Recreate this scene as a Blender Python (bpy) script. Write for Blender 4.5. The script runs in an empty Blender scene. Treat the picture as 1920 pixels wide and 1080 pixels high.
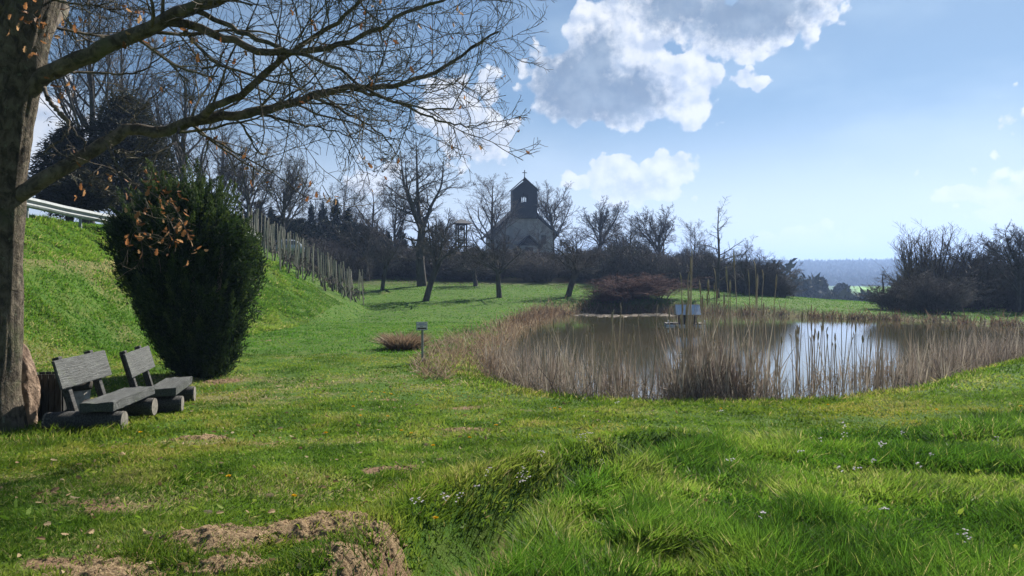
import bpy, bmesh, math, random
import numpy as np
from mathutils import Vector, Matrix
R = math.radians
F = 1387.0; HZ = 530.0; CAMZ = 2.1          # focal length in photo pixels, horizon row, eye height over the pond
sc = bpy.context.scene
col = sc.collection

# ------------------------------------------------------------------ camera, sky, sun, exposure
cam = bpy.data.objects.new('camera', bpy.data.cameras.new('camera'))
col.objects.link(cam); sc.camera = cam
cam.data.sensor_width = 36; cam.data.lens = 36 * F / 1920
cam.data.clip_end = 20000; cam.data.clip_start = 0.05
cam.location = (0, 0, CAMZ)
cam.rotation_euler = (R(90) - math.atan(10 / F), 0, 0)

SUN_AZ, SUN_EL = 34.0, 40.0                  # degrees to the right of the view, above the horizon
sv = Vector((math.sin(R(SUN_AZ)) * math.cos(R(SUN_EL)), math.cos(R(SUN_AZ)) * math.cos(R(SUN_EL)), math.sin(R(SUN_EL))))
sun = bpy.data.objects.new('sun', bpy.data.lights.new('sun', 'SUN')); col.objects.link(sun)
sun.data.energy = 5.0; sun.data.angle = R(0.6); sun.data.color = (1.0, 0.93, 0.82)
sun.rotation_euler = sv.to_track_quat('Z', 'Y').to_euler()
sc.view_settings.view_transform = 'Standard'; sc.view_settings.look = 'None'
sc.view_settings.exposure = 1.08; sc.view_settings.gamma = 1.0
sc.cycles.max_bounces = 6; sc.cycles.diffuse_bounces = 2; sc.cycles.glossy_bounces = 3
sc.cycles.transmission_bounces = 3; sc.cycles.volume_bounces = 0; sc.cycles.transparent_max_bounces = 4
sc.cycles.sample_clamp_indirect = 4

class NT:
    def __init__(s, tree):
        s.t = tree; s.n = tree.nodes; s.l = tree.links
    def new(s, typ, **kw):
        nd = s.n.new(typ)
        for k, v in kw.items(): setattr(nd, k, v)
        return nd
    def put(s, sock, v):
        if isinstance(v, bpy.types.NodeSocket): s.l.new(v, sock)
        elif v is not None: sock.default_value = v
    def m(s, op, a, b=None, c=None, clamp=False):
        nd = s.new('ShaderNodeMath', operation=op, use_clamp=clamp)
        s.put(nd.inputs[0], a); s.put(nd.inputs[1], b); s.put(nd.inputs[2], c)
        return nd.outputs[0]
    def v(s, op, a, b=None):
        nd = s.new('ShaderNodeVectorMath', operation=op)
        s.put(nd.inputs[0], a)
        if b is not None: s.put(nd.inputs[1], b)
        return nd.outputs['Value'] if op in ('LENGTH', 'DOT_PRODUCT', 'DISTANCE') else nd.outputs[0]
    def noise(s, vec, scale, detail=4, rough=.55, dist=0.0):
        nd = s.new('ShaderNodeTexNoise'); s.put(nd.inputs['Vector'], vec)
        nd.inputs['Scale'].default_value = scale; nd.inputs['Detail'].default_value = detail
        nd.inputs['Roughness'].default_value = rough; nd.inputs['Distortion'].default_value = dist
        return nd.outputs['Fac']
    def mix(s, f, a, b, typ='RGBA', blend='MIX'):
        nd = s.new('ShaderNodeMix', data_type=typ)
        if typ == 'RGBA': nd.blend_type = blend
        i = [q for q in nd.inputs if q.enabled]
        s.put(i[0], f); s.put(i[1], a); s.put(i[2], b)
        return [q for q in nd.outputs if q.enabled][0]
    def ramp(s, f, a, b, lo=0.0, hi=1.0):
        nd = s.new('ShaderNodeMapRange', interpolation_type='SMOOTHSTEP')
        s.put(nd.inputs[0], f); nd.inputs[1].default_value = a; nd.inputs[2].default_value = b
        nd.inputs[3].default_value = lo; nd.inputs[4].default_value = hi
        return nd.outputs[0]

def C4(c): return (c[0], c[1], c[2], 1.0)

SKYS = 0.05; SKYG = (.455, .575, .60); CL = .545
def build_world():
    w = bpy.data.worlds.new('World'); sc.world = w; w.use_nodes = True
    t = NT(w.node_tree); t.n.clear()
    out = t.new('ShaderNodeOutputWorld'); bg = t.new('ShaderNodeBackground')
    sky = t.new('ShaderNodeTexSky', sky_type='NISHITA')
    sky.sun_disc = False; sky.sun_elevation = R(SUN_EL); sky.sun_rotation = R(SUN_AZ)
    sky.air_density = 1.0; sky.dust_density = 0.6; sky.ozone_density = 2.5; sky.altitude = 300
    tc = t.new('ShaderNodeTexCoord'); sep = t.new('ShaderNodeSeparateXYZ')
    t.l.new(tc.outputs['Generated'], sep.inputs[0])
    x, y, z = sep.outputs
    # place on the sky: azimuth and elevation (degrees)
    az = t.m('MULTIPLY', t.m('ARCTAN2', x, y), 57.2958)
    el = t.m('MULTIPLY', t.m('ARCSINE', z), 57.2958)
    cmb = t.new('ShaderNodeCombineXYZ'); t.l.new(az, cmb.inputs[0]); t.l.new(el, cmb.inputs[1])
    P = cmb.outputs[0]
    def warp(scale, amp):
        nd = t.new('ShaderNodeTexNoise'); t.put(nd.inputs['Vector'], P)
        nd.inputs['Scale'].default_value = scale; nd.inputs['Detail'].default_value = 3
        nd.inputs['Roughness'].default_value = .6
        return t.v('MULTIPLY', t.v('SUBTRACT', nd.outputs['Color'], (.5, .5, .5)), (amp, amp, 0))
    PW = t.v('ADD', P, warp(.45, 2.0))
    def ae(px, py):
        tx = (px - 960) / F; tz = (HZ - py) / F
        return math.degrees(math.atan(tx)), math.degrees(math.atan(tz / math.hypot(1, tx)))
    def blobs(lst):
        acc = None
        for px, py, rx, ry, s in lst:
            a, e = ae(px, py); k = 24.2
            d = t.v('LENGTH', t.v('MULTIPLY', t.v('SUBTRACT', PW, (a, e, 0)), (k / rx, k / ry, 0)))
            val = t.m('MULTIPLY', t.m('SUBTRACT', 1.0, d), s)
            acc = val if acc is None else t.m('MAXIMUM', acc, val)
        return acc
    body = blobs([(1090, 150, 125, 100, 1), (1190, 190, 130, 68, 1), (1285, 165, 100, 82, 1), (1130, 60, 95, 75, 1), (1180, 110, 110, 90, 1),
                  (1408, 152, 42, 28, .8), (1380, 50, 165, 75, 1), (1260, 0, 150, 70, 1), (1490, 5, 120, 55, 1), (1300, -110, 260, 110, 1),
                  (890, 250, 98, 70, 1), (918, 165, 36, 48, .7), (840, 205, 70, 70, 1),
                  (1145, 322, 90, 44, 1), (1250, 318, 80, 46, 1), (1082, 335, 42, 36, .8), (1180, 360, 130, 40, .9),
                  (1520, 470, 130, 48, .8), (1420, 462, 90, 36, .7), (1620, 490, 110, 26, .7),
                  (1825, 368, 85, 26, .9), (1900, 402, 70, 34, .9), (700, 330, 90, 40, .6),
                  (-300, 200, 400, 120, 1), (4200, 100, 900, 200, 1), (200, -500, 600, 160, .8)])
    n1 = t.noise(P, .42, 5, .56)
    n2 = t.noise(t.v('ADD', P, (.45, .55, 0)), .42, 4, .56)      # the same clouds a little nearer the sun
    fine = t.noise(P, 1.6, 4, .6)
    w9 = warp(.9, .9)
    def billow(vec):
        q = t.v('ADD', vec, w9); vn = t.new('ShaderNodeTexVoronoi', feature='SMOOTH_F1'); t.put(vn.inputs['Vector'], q)
        vn.inputs['Scale'].default_value = .62; vn.inputs['Smoothness'].default_value = .5; vn.inputs['Detail'].default_value = 1.0; vn.inputs['Roughness'].default_value = .5
        return vn.outputs['Distance']
    b1 = billow(P); b2 = billow(t.v('ADD', P, (.35, .5, 0)))
    dens = t.m('ADD', t.m('ADD', body, t.m('MULTIPLY', t.m('SUBTRACT', n1, .5), .7)), t.m('MULTIPLY', t.m('SUBTRACT', .42, b1), .55))
    mask = t.ramp(dens, -.02, .12)
    dark = blobs([(1080, 165, 120, 95, 1), (1160, 185, 120, 60, 1), (1120, 110, 60, 70, .8), (1400, 20, 150, 70, 1.1), (1270, 5, 90, 70, 1), (1300, -100, 260, 120, 1), (880, 270, 90, 40, .35),
                  (1190, 355, 80, 25, .5), (1570, 480, 70, 22, .35)])
    dk = t.ramp(t.m('ADD', dark, t.m('MULTIPLY', t.m('SUBTRACT', fine, .5), .9)), -.08, .6)
    lit = t.m('ADD', t.m('ADD', .55, t.m('MULTIPLY', t.m('SUBTRACT', n1, n2), 2.2)), t.m('MULTIPLY', t.m('SUBTRACT', b2, b1), 1.1), clamp=True)
    white = t.mix(lit, tuple(q * CL for q in (.46, .52, .62)) + (1,), tuple(q * CL for q in (.86, .85, .83)) + (1,))
    dcol = t.mix(t.ramp(t.noise(P, .45, 5, .5), .35, .7), tuple(q * CL for q in (.11, .165, .235)) + (1,), tuple(q * CL for q in (.25, .32, .39)) + (1,))
    cc = t.mix(t.m('MULTIPLY', dk, .92), white, dcol)
    cc = t.mix(t.m('MULTIPLY', t.ramp(el, 9, 1), .6), cc, tuple(q * CL for q in (.74, .78, .82)) + (1,))
    # clear sky, with a thin veil of high haze
    skyc = t.mix(1.0, sky.outputs[0], (SKYG[0], SKYG[1], SKYG[2], 1), blend='MULTIPLY')
    veil = t.ramp(t.noise(t.v('MULTIPLY', P, (1, 2.2, 0)), .07, 4, .5), .42, .75)
    skyv = t.mix(t.m('MULTIPLY', veil, .38), skyc, t.mix(1.0, tuple(q * CL for q in (.55, .68, .77)) + (1,), (1 / SKYS,) * 3 + (1,), blend='MULTIPLY'))
    ccs = t.mix(1.0, cc, (1 / SKYS,) * 3 + (1,), blend='MULTIPLY')
    fin = t.mix(t.m('MULTIPLY', mask, .94), skyv, ccs)
    low = t.ramp(el, 14, 1.5)
    fin = t.mix(t.m('MULTIPLY', low, .78), fin, t.mix(1.0, tuple(q * CL for q in (.94, .96, .95)) + (1,), (1 / SKYS,) * 3 + (1,), blend='MULTIPLY'))
    t.l.new(fin, bg.inputs[0]); bg.inputs[1].default_value = SKYS
    t.l.new(bg.outputs[0], out.inputs[0])
build_world()

# ------------------------------------------------------------------ helpers
rng = np.random.default_rng(7)
rnd = random.Random(5)
def S(t): t = np.clip(t, 0, 1); return t * t * (3 - 2 * t)
_tab = np.random.default_rng(99).random((256, 256))
def vnoise(x, y, s):
    x = np.asarray(x, float) / s + 1000.3; y = np.asarray(y, float) / s + 1000.7
    i = np.floor(x).astype(int); j = np.floor(y).astype(int); u = x - i; v = y - j
    u = u * u * (3 - 2 * u); v = v * v * (3 - 2 * v)
    T = lambda a, b: _tab[a % 256, b % 256]
    return (T(i, j) * (1 - u) + T(i + 1, j) * u) * (1 - v) + (T(i, j + 1) * (1 - u) + T(i + 1, j + 1) * u) * v
def fbm(x, y, s, o=4):
    a = 0; w = 1; tot = 0
    for k in range(o):
        a = a + w * vnoise(x + k * 17.3, y - k * 9.1, s / 2 ** k); tot += w; w *= .5
    return a / tot

def at(px, py, Y): return Vector(((px - 960) / F * Y, Y, CAMZ - (py - HZ) / F * Y))

def tag(o, label=None, cat=None, group=None, kind=None):
    if label: o['label'] = label
    if cat: o['category'] = cat
    if group: o['group'] = group
    if kind: o['kind'] = kind
    return o
def empty(name, loc, rz=0, label=None, cat=None, group=None):
    o = bpy.data.objects.new(name, None); col.objects.link(o); o.empty_display_size = .2
    o.location = loc; o.rotation_euler = (0, 0, rz)
    return tag(o, label, cat, group)
def link(name, me, mat, parent=None):
    o = bpy.data.objects.new(name, me); col.objects.link(o)
    if mat is not None and not me.materials: me.materials.append(mat)
    if parent is not None: o.parent = parent
    return o
def npmesh(name, V, faces, smooth=False, attr=None):
    me = bpy.data.meshes.new(name)
    V = np.ascontiguousarray(V, dtype=np.float32)
    faces = [f for f in faces if len(f)]
    me.vertices.add(len(V)); me.vertices.foreach_set('co', V.ravel())
    nl = sum(f.size for f in faces); npoly = sum(len(f) for f in faces)
    me.loops.add(nl); me.polygons.add(npoly)
    me.loops.foreach_set('vertex_index', np.concatenate([f.ravel() for f in faces]).astype(np.int32))
    tot = np.concatenate([np.full(len(f), f.shape[1]) for f in faces])
    me.polygons.foreach_set('loop_start', np.concatenate([[0], np.cumsum(tot)[:-1]]).astype(np.int32))
    me.polygons.foreach_set('use_smooth', np.full(npoly, smooth))
    for k, a in (attr or {}).items():
        at_ = me.attributes.new(k, 'FLOAT', 'POINT'); at_.data.foreach_set('value', np.ascontiguousarray(a, dtype=np.float32))
    me.update(calc_edges=True)
    return me

def children(o): return list(o.children)
def copy_tree(o, parent=None):
    c = o.copy(); col.objects.link(c)
    if parent is not None: c.parent = parent
    for ch in children(o): copy_tree(ch, c)
    return c

class TB:                                    # tube collector
    def __init__(s): s.V = []; s.Fq = []; s.n = 0; s.A = []
    def add(s, P, Rr, k=3, bump=0, cap=False):
        P = np.asarray(P, float); Rr = np.asarray(Rr, float)
        if P.ndim == 2: P = P[None]; Rr = Rr[None]
        B, n, _ = P.shape
        T = np.gradient(P, axis=1); T /= np.linalg.norm(T, axis=2, keepdims=True) + 1e-9
        D = P[:, -1] - P[:, 0]; ax = np.argmin(np.abs(D), axis=1); ref = np.eye(3)[ax][:, None, :]
        N1 = np.cross(T, ref); N1 /= np.linalg.norm(N1, axis=2, keepdims=True) + 1e-9
        N2 = np.cross(T, N1)
        a = np.arange(k) * 2 * np.pi / k
        rr = Rr[:, :, None] * np.ones(k)
        if bump:
            q = np.arange(n)[None, :, None] * .37; 
            rr = rr * (1 + bump * (np.sin(a * 3 + q * 1.7) * .4 + np.sin(a * 7 - q * 2.3) * .3 + (rng.random((B, n, k)) - .5) * .9))
        ring = P[:, :, None, :] + rr[..., None] * (np.cos(a)[:, None] * N1[:, :, None, :] + np.sin(a)[:, None] * N2[:, :, None, :])
        s.V.append(ring.reshape(-1, 3))
        b = np.arange(B)[:, None, None] * n * k; i = np.arange(n - 1)[None, :, None] * k; j = np.arange(k)[None, None, :]; j2 = (j + 1) % k
        q = np.stack([b + i + j, b + i + j2, b + i + k + j2, b + i + k + j], -1).reshape(-1, 4) + s.n
        s.Fq.append(q); s.n += B * n * k
        if cap:
            for bb in range(B):
                for e in (0, n - 1):
                    o = s.n - B * n * k + bb * n * k + e * k
                    c = P[bb, e]; s.V.append(c[None]); ci = s.n; s.n += 1
                    f = np.array([[ci, o + jj, o + (jj + 1) % k, ci] for jj in range(k)])
                    s.tri = getattr(s, 'tri', []); s.tri.append(f[:, :3])
    def mesh(s, name, smooth=True):
        return npmesh(name, np.concatenate(s.V), [np.concatenate(s.Fq)] + ([np.concatenate(s.tri)] if getattr(s, 'tri', None) else []), smooth)

def smooth_path(pts, n):
    pts = np.array(pts, float); m = len(pts)
    t = np.concatenate([[0], np.cumsum(np.linalg.norm(np.diff(pts, axis=0), axis=1))]); t /= t[-1]
    P = np.concatenate([[2 * pts[0] - pts[1]], pts, [2 * pts[-1] - pts[-2]]])
    out = []
    for u in np.linspace(0, 1, n):
        i = min(max(np.searchsorted(t, u, 'right') - 1, 0), m - 2); f = (u - t[i]) / (t[i + 1] - t[i] + 1e-9)
        p0, p1, p2, p3 = P[i], P[i + 1], P[i + 2], P[i + 3]
        out.append(.5 * ((2 * p1) + (-p0 + p2) * f + (2 * p0 - 5 * p1 + 4 * p2 - p3) * f * f + (-p0 + 3 * p1 - 3 * p2 + p3) * f ** 3))
    return np.array(out)

def spawn(r, P, Rr, c, t0, t1, ang, ratio, up, wig, n=5, rmin=.006, rr=.6, lenabs=None, gravity_axis=(0, 0, 1)):
    """c children on each parent curve (B,n,3) -> (B*c, n, 3), radii"""
    B, m, _ = P.shape
    L = np.linalg.norm(np.diff(P, axis=1), axis=2).sum(1)
    t = t0 + (t1 - t0) * (np.arange(c)[None] + r.random((B, c))) / c
    f = t * (m - 1); i = np.clip(f.astype(int), 0, m - 2); g = (f - i)[..., None]
    bi = np.arange(B)[:, None]
    pos = P[bi, i] * (1 - g) + P[bi, i + 1] * g
    tan = P[bi, i + 1] - P[bi, i]; tan /= np.linalg.norm(tan, axis=2, keepdims=True) + 1e-9
    rad = Rr[bi, i] * (1 - g[..., 0]) + Rr[bi, i + 1] * g[..., 0]
    rv = r.normal(size=(B, c, 3)); side = np.cross(tan, rv); side /= np.linalg.norm(side, axis=2, keepdims=True) + 1e-9
    A = np.radians(ang * (.75 + .5 * r.random((B, c))))[..., None]
    d = tan * np.cos(A) + side * np.sin(A)
    ln = (L[:, None] if lenabs is None else lenabs) * ratio * (1 - .55 * t) * (.7 + .6 * r.random((B, c)))
    pos = pos.reshape(-1, 3); d = d.reshape(-1, 3); ln = ln.reshape(-1); rad = np.maximum(rad.reshape(-1) * rr, rmin)
    out = [pos]; st = (ln / (n - 1))[:, None]
    for k in range(n - 1):
        d = d + r.normal(size=d.shape) * wig + np.array(gravity_axis) * up
        d /= np.linalg.norm(d, axis=1, keepdims=True)
        out.append(out[-1] + d * st)
    Q = np.stack(out, 1)
    taper = np.linspace(1, .35, n)
    return Q, np.maximum(rad[:, None] * taper, rmin * .7)

def blades(name, pos, dirv, L, W, bend, tint, mat, parent=None):
    """leaf-sized blades: 5 vertices each; returns object"""
    N = len(pos); dirv = dirv / (np.linalg.norm(dirv, axis=1, keepdims=True) + 1e-9)
    ref = rng.normal(size=(N, 3)); side = np.cross(dirv, ref); side /= np.linalg.norm(side, axis=1, keepdims=True) + 1e-9
    L = np.asarray(L).reshape(-1, 1) * np.ones((N, 1)); W = np.asarray(W).reshape(-1, 1) * np.ones((N, 1))
    mid = pos + dirv * L * .5 + bend * L * .18; tip = pos + dirv * L + bend * L * .75
    V = np.stack([pos - side * W * .4, pos + side * W * .4, mid + side * W * .5, mid - side * W * .5, tip], 1).reshape(-1, 3)
    o = np.arange(N)[:, None] * 5
    me = npmesh(name, V, [o + np.array([0, 1, 2, 3]), o + np.array([3, 2, 4])], False, {'tint': np.repeat(tint, 5)})
    return link(name, me, mat, parent)

# boxes and other solid shapes for built things
class SB:
    def __init__(s): s.bm = bmesh.new()
    def box(s, c, d, rot=None, bev=0.0, taper=None):
        r = bmesh.ops.create_cube(s.bm, size=1); vs = r['verts']
        for v in vs:
            k = 1.0
            if taper and v.co.z > 0: v.co.x *= taper[0]; v.co.y *= taper[1]
            v.co = Vector((v.co.x * d[0], v.co.y * d[1], v.co.z * d[2]))
        if bev > 0:
            es = list({e for v in vs for e in v.link_edges})
            rb = bmesh.ops.bevel(s.bm, geom=es, offset=bev, segments=2, affect='EDGES', profile=.5)
            vs = list({v for f in rb['faces'] for v in f.verts} | {v for v in vs if v.is_valid})
        M = Matrix.Translation(Vector(c)) @ (rot.to_4x4() if rot is not None else Matrix.Identity(4))
        bmesh.ops.transform(s.bm, matrix=M, verts=vs); return s
    def cyl(s, a, b, r1, r2=None, seg=16, bev=0):
        a = Vector(a); b = Vector(b); d = b - a
        r = bmesh.ops.create_cone(s.bm, cap_ends=True, segments=seg, radius1=r1, radius2=r1 if r2 is None else r2, depth=d.length)
        M = Matrix.Translation((a + b) / 2) @ d.to_track_quat('Z', 'Y').to_matrix().to_4x4()
        bmesh.ops.transform(s.bm, matrix=M, verts=r['verts']); return s
    def sphere(s, c, r, sc_=(1, 1, 1), seg=16):
        q = bmesh.ops.create_uvsphere(s.bm, u_segments=seg, v_segments=seg // 2, radius=r)
        M = Matrix.Translation(Vector(c)) @ Matrix.Diagonal((*sc_, 1)); bmesh.ops.transform(s.bm, matrix=M, verts=q['verts']); return s
    def poly(s, pts, faces):
        vs = [s.bm.verts.new(p) for p in pts]
        for f in faces: s.bm.faces.new([vs[i] for i in f])
        return s
    def prism(s, prof, y0, y1, axis='y'):
        """closed outline in (a,b) extruded along an axis"""
        mp = {'y': lambda a, b, t: (a, t, b), 'x': lambda a, b, t: (t, a, b), 'z': lambda a, b, t: (a, b, t)}[axis]
        n = len(prof); pts = [mp(a, b, y0) for a, b in prof] + [mp(a, b, y1) for a, b in prof]
        fs = [list(range(n))[::-1], list(range(n, 2 * n))] + [[i, (i + 1) % n, (i + 1) % n + n, i + n] for i in range(n)]
        return s.poly(pts, fs)
    def obj(s, name, mat, parent=None, smooth=False):
        bmesh.ops.recalc_face_normals(s.bm, faces=s.bm.faces[:])
        me = bpy.data.meshes.new(name); s.bm.to_mesh(me); s.bm.free()
        if smooth:
            for p in me.polygons: p.use_smooth = True
        return link(name, me, mat, parent)

# ------------------------------------------------------------------ materials
MATS = {}
def mat(name, fn):
    m = bpy.data.materials.new(name); m.use_nodes = True
    t = NT(m.node_tree); t.n.clear(); o = t.new('ShaderNodeOutputMaterial')
    fn(t, o); MATS[name] = m; return m
def prin(t, o, base, rough=.8, bump=None, bstr=.3, bdist=.02, metal=0.0, spec=.3, **kw):
    p = t.new('ShaderNodeBsdfPrincipled')
    t.put(p.inputs['Base Color'], base); t.put(p.inputs['Roughness'], rough); t.put(p.inputs['Metallic'], metal)
    p.inputs['Specular IOR Level'].default_value = spec
    if bump is not None:
        b = t.new('ShaderNodeBump'); b.inputs['Strength'].default_value = bstr; b.inputs['Distance'].default_value = bdist
        t.put(b.inputs['Height'], bump); t.l.new(b.outputs[0], p.inputs['Normal'])
    t.l.new(p.outputs[0], o.inputs[0]); return p
def objco(t): return t.new('ShaderNodeTexCoord').outputs['Object']
def pos(t): return t.new('ShaderNodeNewGeometry').outputs['Position']
def attr(t, n): return t.new('ShaderNodeAttribute', attribute_name=n).outputs['Fac']

def simple(name, c1, c2, scale, rough=.8, bstr=.3, bdist=.01, metal=0, spec=.3, stretch=(1, 1, 1), detail=6):
    def fn(t, o):
        v = t.v('MULTIPLY', objco(t), stretch); n = t.noise(v, scale, detail, .62)
        c = t.mix(t.ramp(n, .3, .7), C4(c1), C4(c2))
        prin(t, o, c, rough, t.noise(v, scale * 2.7, 6, .65), bstr, bdist, metal, spec)
    return mat(name, fn)

def leafmat(name, cols, trans=.45, rough=.55, patch=None, spec=.25):
    """cols: dark, mid, light by each blade's tint"""
    def fn(t, o):
        a = attr(t, 'tint')
        cr = t.new('ShaderNodeValToRGB'); t.l.new(a, cr.inputs[0])
        cr.color_ramp.elements[0].color = C4(cols[0]); cr.color_ramp.elements[1].color = C4(cols[-1])
        for i, c in enumerate(cols[1:-1]):
            e = cr.color_ramp.elements.new((i + 1) / (len(cols) - 1)); e.color = C4(c)
        c = cr.outputs[0]
        if patch:
            n = t.ramp(t.noise(pos(t), patch[0], 4, .6), .38, .66)
            c = t.mix(n, c, C4(patch[1]), blend='MULTIPLY')
        p = t.new('ShaderNodeBsdfPrincipled'); t.put(p.inputs['Base Color'], c); p.inputs['Roughness'].default_value = rough
        p.inputs['Specular IOR Level'].default_value = spec
        tr = t.new('ShaderNodeBsdfTranslucent'); t.put(tr.inputs[0], c)
        mx = t.new('ShaderNodeMixShader'); mx.inputs[0].default_value = trans
        t.l.new(p.outputs[0], mx.inputs[1]); t.l.new(tr.outputs[0], mx.inputs[2]); t.l.new(mx.outputs[0], o.inputs[0])
    return mat(name, fn)

def ground_fn(t, o):
    p = pos(t); bare = attr(t, 'bare'); dry = attr(t, 'dry'); forest = attr(t, 'forest'); field = attr(t, 'field')
    n1 = t.noise(p, .35, 5, .6); n2 = t.noise(p, 3.5, 6, .65); n3 = t.noise(p, 28, 5, .7)
    g = t.mix(t.ramp(n1, .3, .7), (.038, .090, .011, 1), (.058, .128, .015, 1))
    g = t.mix(t.ramp(n2, .42, .72), g, (.10, .15, .028, 1))
    g = t.mix(t.m('MULTIPLY', t.ramp(n3, .5, .75), .6), g, (.035, .07, .012, 1))
    straw = t.mix(n3, (.13, .105, .05, 1), (.24, .20, .11, 1))
    g = t.mix(t.m('MULTIPLY', dry, t.ramp(t.m('ADD', n2, t.m('MULTIPLY', dry, .25)), .4, .75)), g, straw)  # straw patches, plus the sunlit ledge lip painted as pale straw
    soil = t.mix(n3, (.10, .062, .038, 1), (.25, .165, .105, 1))
    soil = t.mix(t.ramp(n2, .35, .7), soil, (.20, .13, .085, 1))
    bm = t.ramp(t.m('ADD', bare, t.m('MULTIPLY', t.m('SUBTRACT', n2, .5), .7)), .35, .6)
    g = t.mix(bm, g, soil)  # soil patches, plus soil colour painted along the ditch as its shade
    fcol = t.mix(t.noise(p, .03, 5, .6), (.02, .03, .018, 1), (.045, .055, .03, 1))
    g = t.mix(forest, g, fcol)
    g = t.mix(field, g, (.20, .38, .03, 1))
    prin(t, o, g, .95, t.m('ADD', n3, t.m('MULTIPLY', n2, 1.5)), .7, .03, 0, .1)
M_ground = mat('ground', ground_fn)
M_soil = mat('soil', lambda t, o: (lambda n, m: prin(t, o, t.mix(t.ramp(m, .35, .65), t.mix(n, (.085, .050, .028, 1), (.25, .16, .095, 1)), (.40, .30, .18, 1)), .97, t.m('ADD', n, m), 1.0, .02, 0, .1))(t.noise(objco(t), 22, 8, .75), t.noise(objco(t), 70, 5, .7)))
def water_fn(t, o):
    p = pos(t)
    v = t.v('MULTIPLY', p, (1, 1.6, 1))
    calm = t.ramp(t.noise(p, .12, 3, .5), .35, .65, .25, 1.0)
    h = t.m('MULTIPLY', t.m('ADD', t.m('MULTIPLY', t.noise(v, 1.6, 3, .5), 1.0), t.m('MULTIPLY', t.noise(v, 7, 4, .55), .25)), calm)
    mud = t.mix(t.noise(p, .3, 4, .6), (.045, .045, .022, 1), (.075, .068, .035, 1))
    pr = prin(t, o, mud, .04, h, .06, .06, 0, .5); pr.inputs['IOR'].default_value = 1.45
M_water = mat('pond_water', water_fn)
def bark_fn(c1, c2, c3, vs=(9, 9, 1.6), bs=.9, bd=.03, lich=.0):
    def fn(t, o):
        q = objco(t); v = t.v('MULTIPLY', q, vs)
        n = t.noise(v, 1.6, 8, .68, .6); m = t.noise(q, 2.2, 5, .6)
        c = t.mix(t.ramp(n, .35, .65), C4(c1), C4(c2)); c = t.mix(t.ramp(m, .5, .72), c, C4(c3))
        if lich: c = t.mix(t.m('MULTIPLY', t.ramp(t.noise(q, 14, 6, .7), .58, .68), lich), c, (.26, .28, .20, 1))
        prin(t, o, c, .92, t.m('ADD', n, t.m('MULTIPLY', t.noise(v, 5, 5, .7), .4)), bs, bd, 0, .15)
    return fn
M_bark = mat('bark', bark_fn((.055, .046, .038), (.20, .17, .13), (.10, .11, .06), (7, 7, 4.2), 1.0, .09, .6))
M_limb = mat('limb_bark', bark_fn((.050, .042, .036), (.17, .145, .115), (.10, .105, .065), (4, 4, 4), .8, .03, .4))
M_bark2 = mat('far_bark', bark_fn((.050, .045, .042), (.105, .096, .088), (.06, .062, .04), (4, 4, 1), .5, .03))
M_twig = mat('twigs', bark_fn((.060, .054, .052), (.13, .118, .112), (.10, .088, .082), (2, 2, 2), .2, .01))
M_twigw = mat('willow_twigs', bark_fn((.10, .078, .045), (.17, .14, .085), (.13, .10, .06), (2, 2, 2), .2, .01))
M_twigr = mat('red_twigs', bark_fn((.085, .042, .038), (.15, .085, .072), (.11, .065, .06), (2, 2, 2), .2, .01))
M_grass = leafmat('grass_blades', [(.026, .066, .008), (.072, .165, .018), (.13, .245, .028), (.22, .31, .045), (.42, .37, .17)], .55, .5, (.45, (.80, .90, .70)), .18)
M_lawn = leafmat('lawn_blades', [(.034, .085, .010), (.092, .180, .018), (.145, .245, .028), (.23, .30, .048), (.40, .36, .17)], .5, .6, (.3, (1.0, .86, .72)), .12)
M_meadow = leafmat('meadow_blades', [(.055, .140, .014), (.075, .190, .018), (.095, .235, .022), (.14, .27, .034), (.26, .30, .09)], .5, .6, (.12, (.8, .85, .7)), .12)
M_reed = leafmat('dead_reed', [(.080, .066, .056), (.21, .175, .14), (.37, .325, .27), (.55, .49, .41)], .2, .7, (1.3, (.82, .76, .80)), .15)
M_sedge = leafmat('dry_sedge', [(.09, .06, .04), (.21, .145, .095), (.34, .25, .17), (.44, .36, .25)], .3, .7)
M_yew = leafmat('juniper_sprigs', [(.008, .018, .007), (.018, .038, .012), (.036, .066, .018), (.09, .13, .035)], .32, .65, None, .15)
M_conif = leafmat('conifer_sprigs', [(.014, .018, .010), (.028, .032, .016), (.045, .045, .024), (.075, .06, .04)], .15, .7, None, .15)
M_cypr = leafmat('cypress_sprigs', [(.008, .014, .010), (.016, .026, .016), (.024, .036, .02)], .1, .7, None, .15)
M_leaf = leafmat('oak_leaves', [(.14, .06, .025), (.27, .12, .05), (.42, .20, .085), (.52, .33, .18)], .45, .6)
M_wood = simple('weathered_wood', (.018, .019, .020), (.085, .085, .082), 5, .75, .8, .012, 0, .3, (1, 12, 9))
def board_fn(t, o):
    q = objco(t); g = t.noise(t.v('MULTIPLY', q, (1.2, 16, 22)), 3.5, 8, .7); m = t.noise(q, 5, 5, .65)
    c = t.mix(t.ramp(g, .3, .7), (.012, .014, .014, 1), (.095, .105, .105, 1)); c = t.mix(t.m('MULTIPLY', t.ramp(m, .55, .72), .7), c, (.075, .095, .045, 1))
    c = t.mix(t.ramp(t.noise(q, 26, 4, .6), .64, .72), c, (.24, .25, .22, 1))
    prin(t, o, c, .6, g, 1.0, .02, 0, .45)
M_board = mat('weathered_board', board_fn)
M_endg = simple('sawn_log_end', (.10, .095, .085), (.24, .22, .19), 14, .9, .5, .01)
M_conc = simple('pale_concrete', (.26, .25, .22), (.50, .49, .44), 9, .9, .4, .01)
M_rock = simple('tan_stone', (.10, .065, .045), (.42, .31, .23), 5, .95, 1.0, .05)
M_brown = simple('brown_boards', (.026, .023, .020), (.060, .052, .044), 6, .85, .5, .01, 0, .2, (8, 8, 1))
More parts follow.
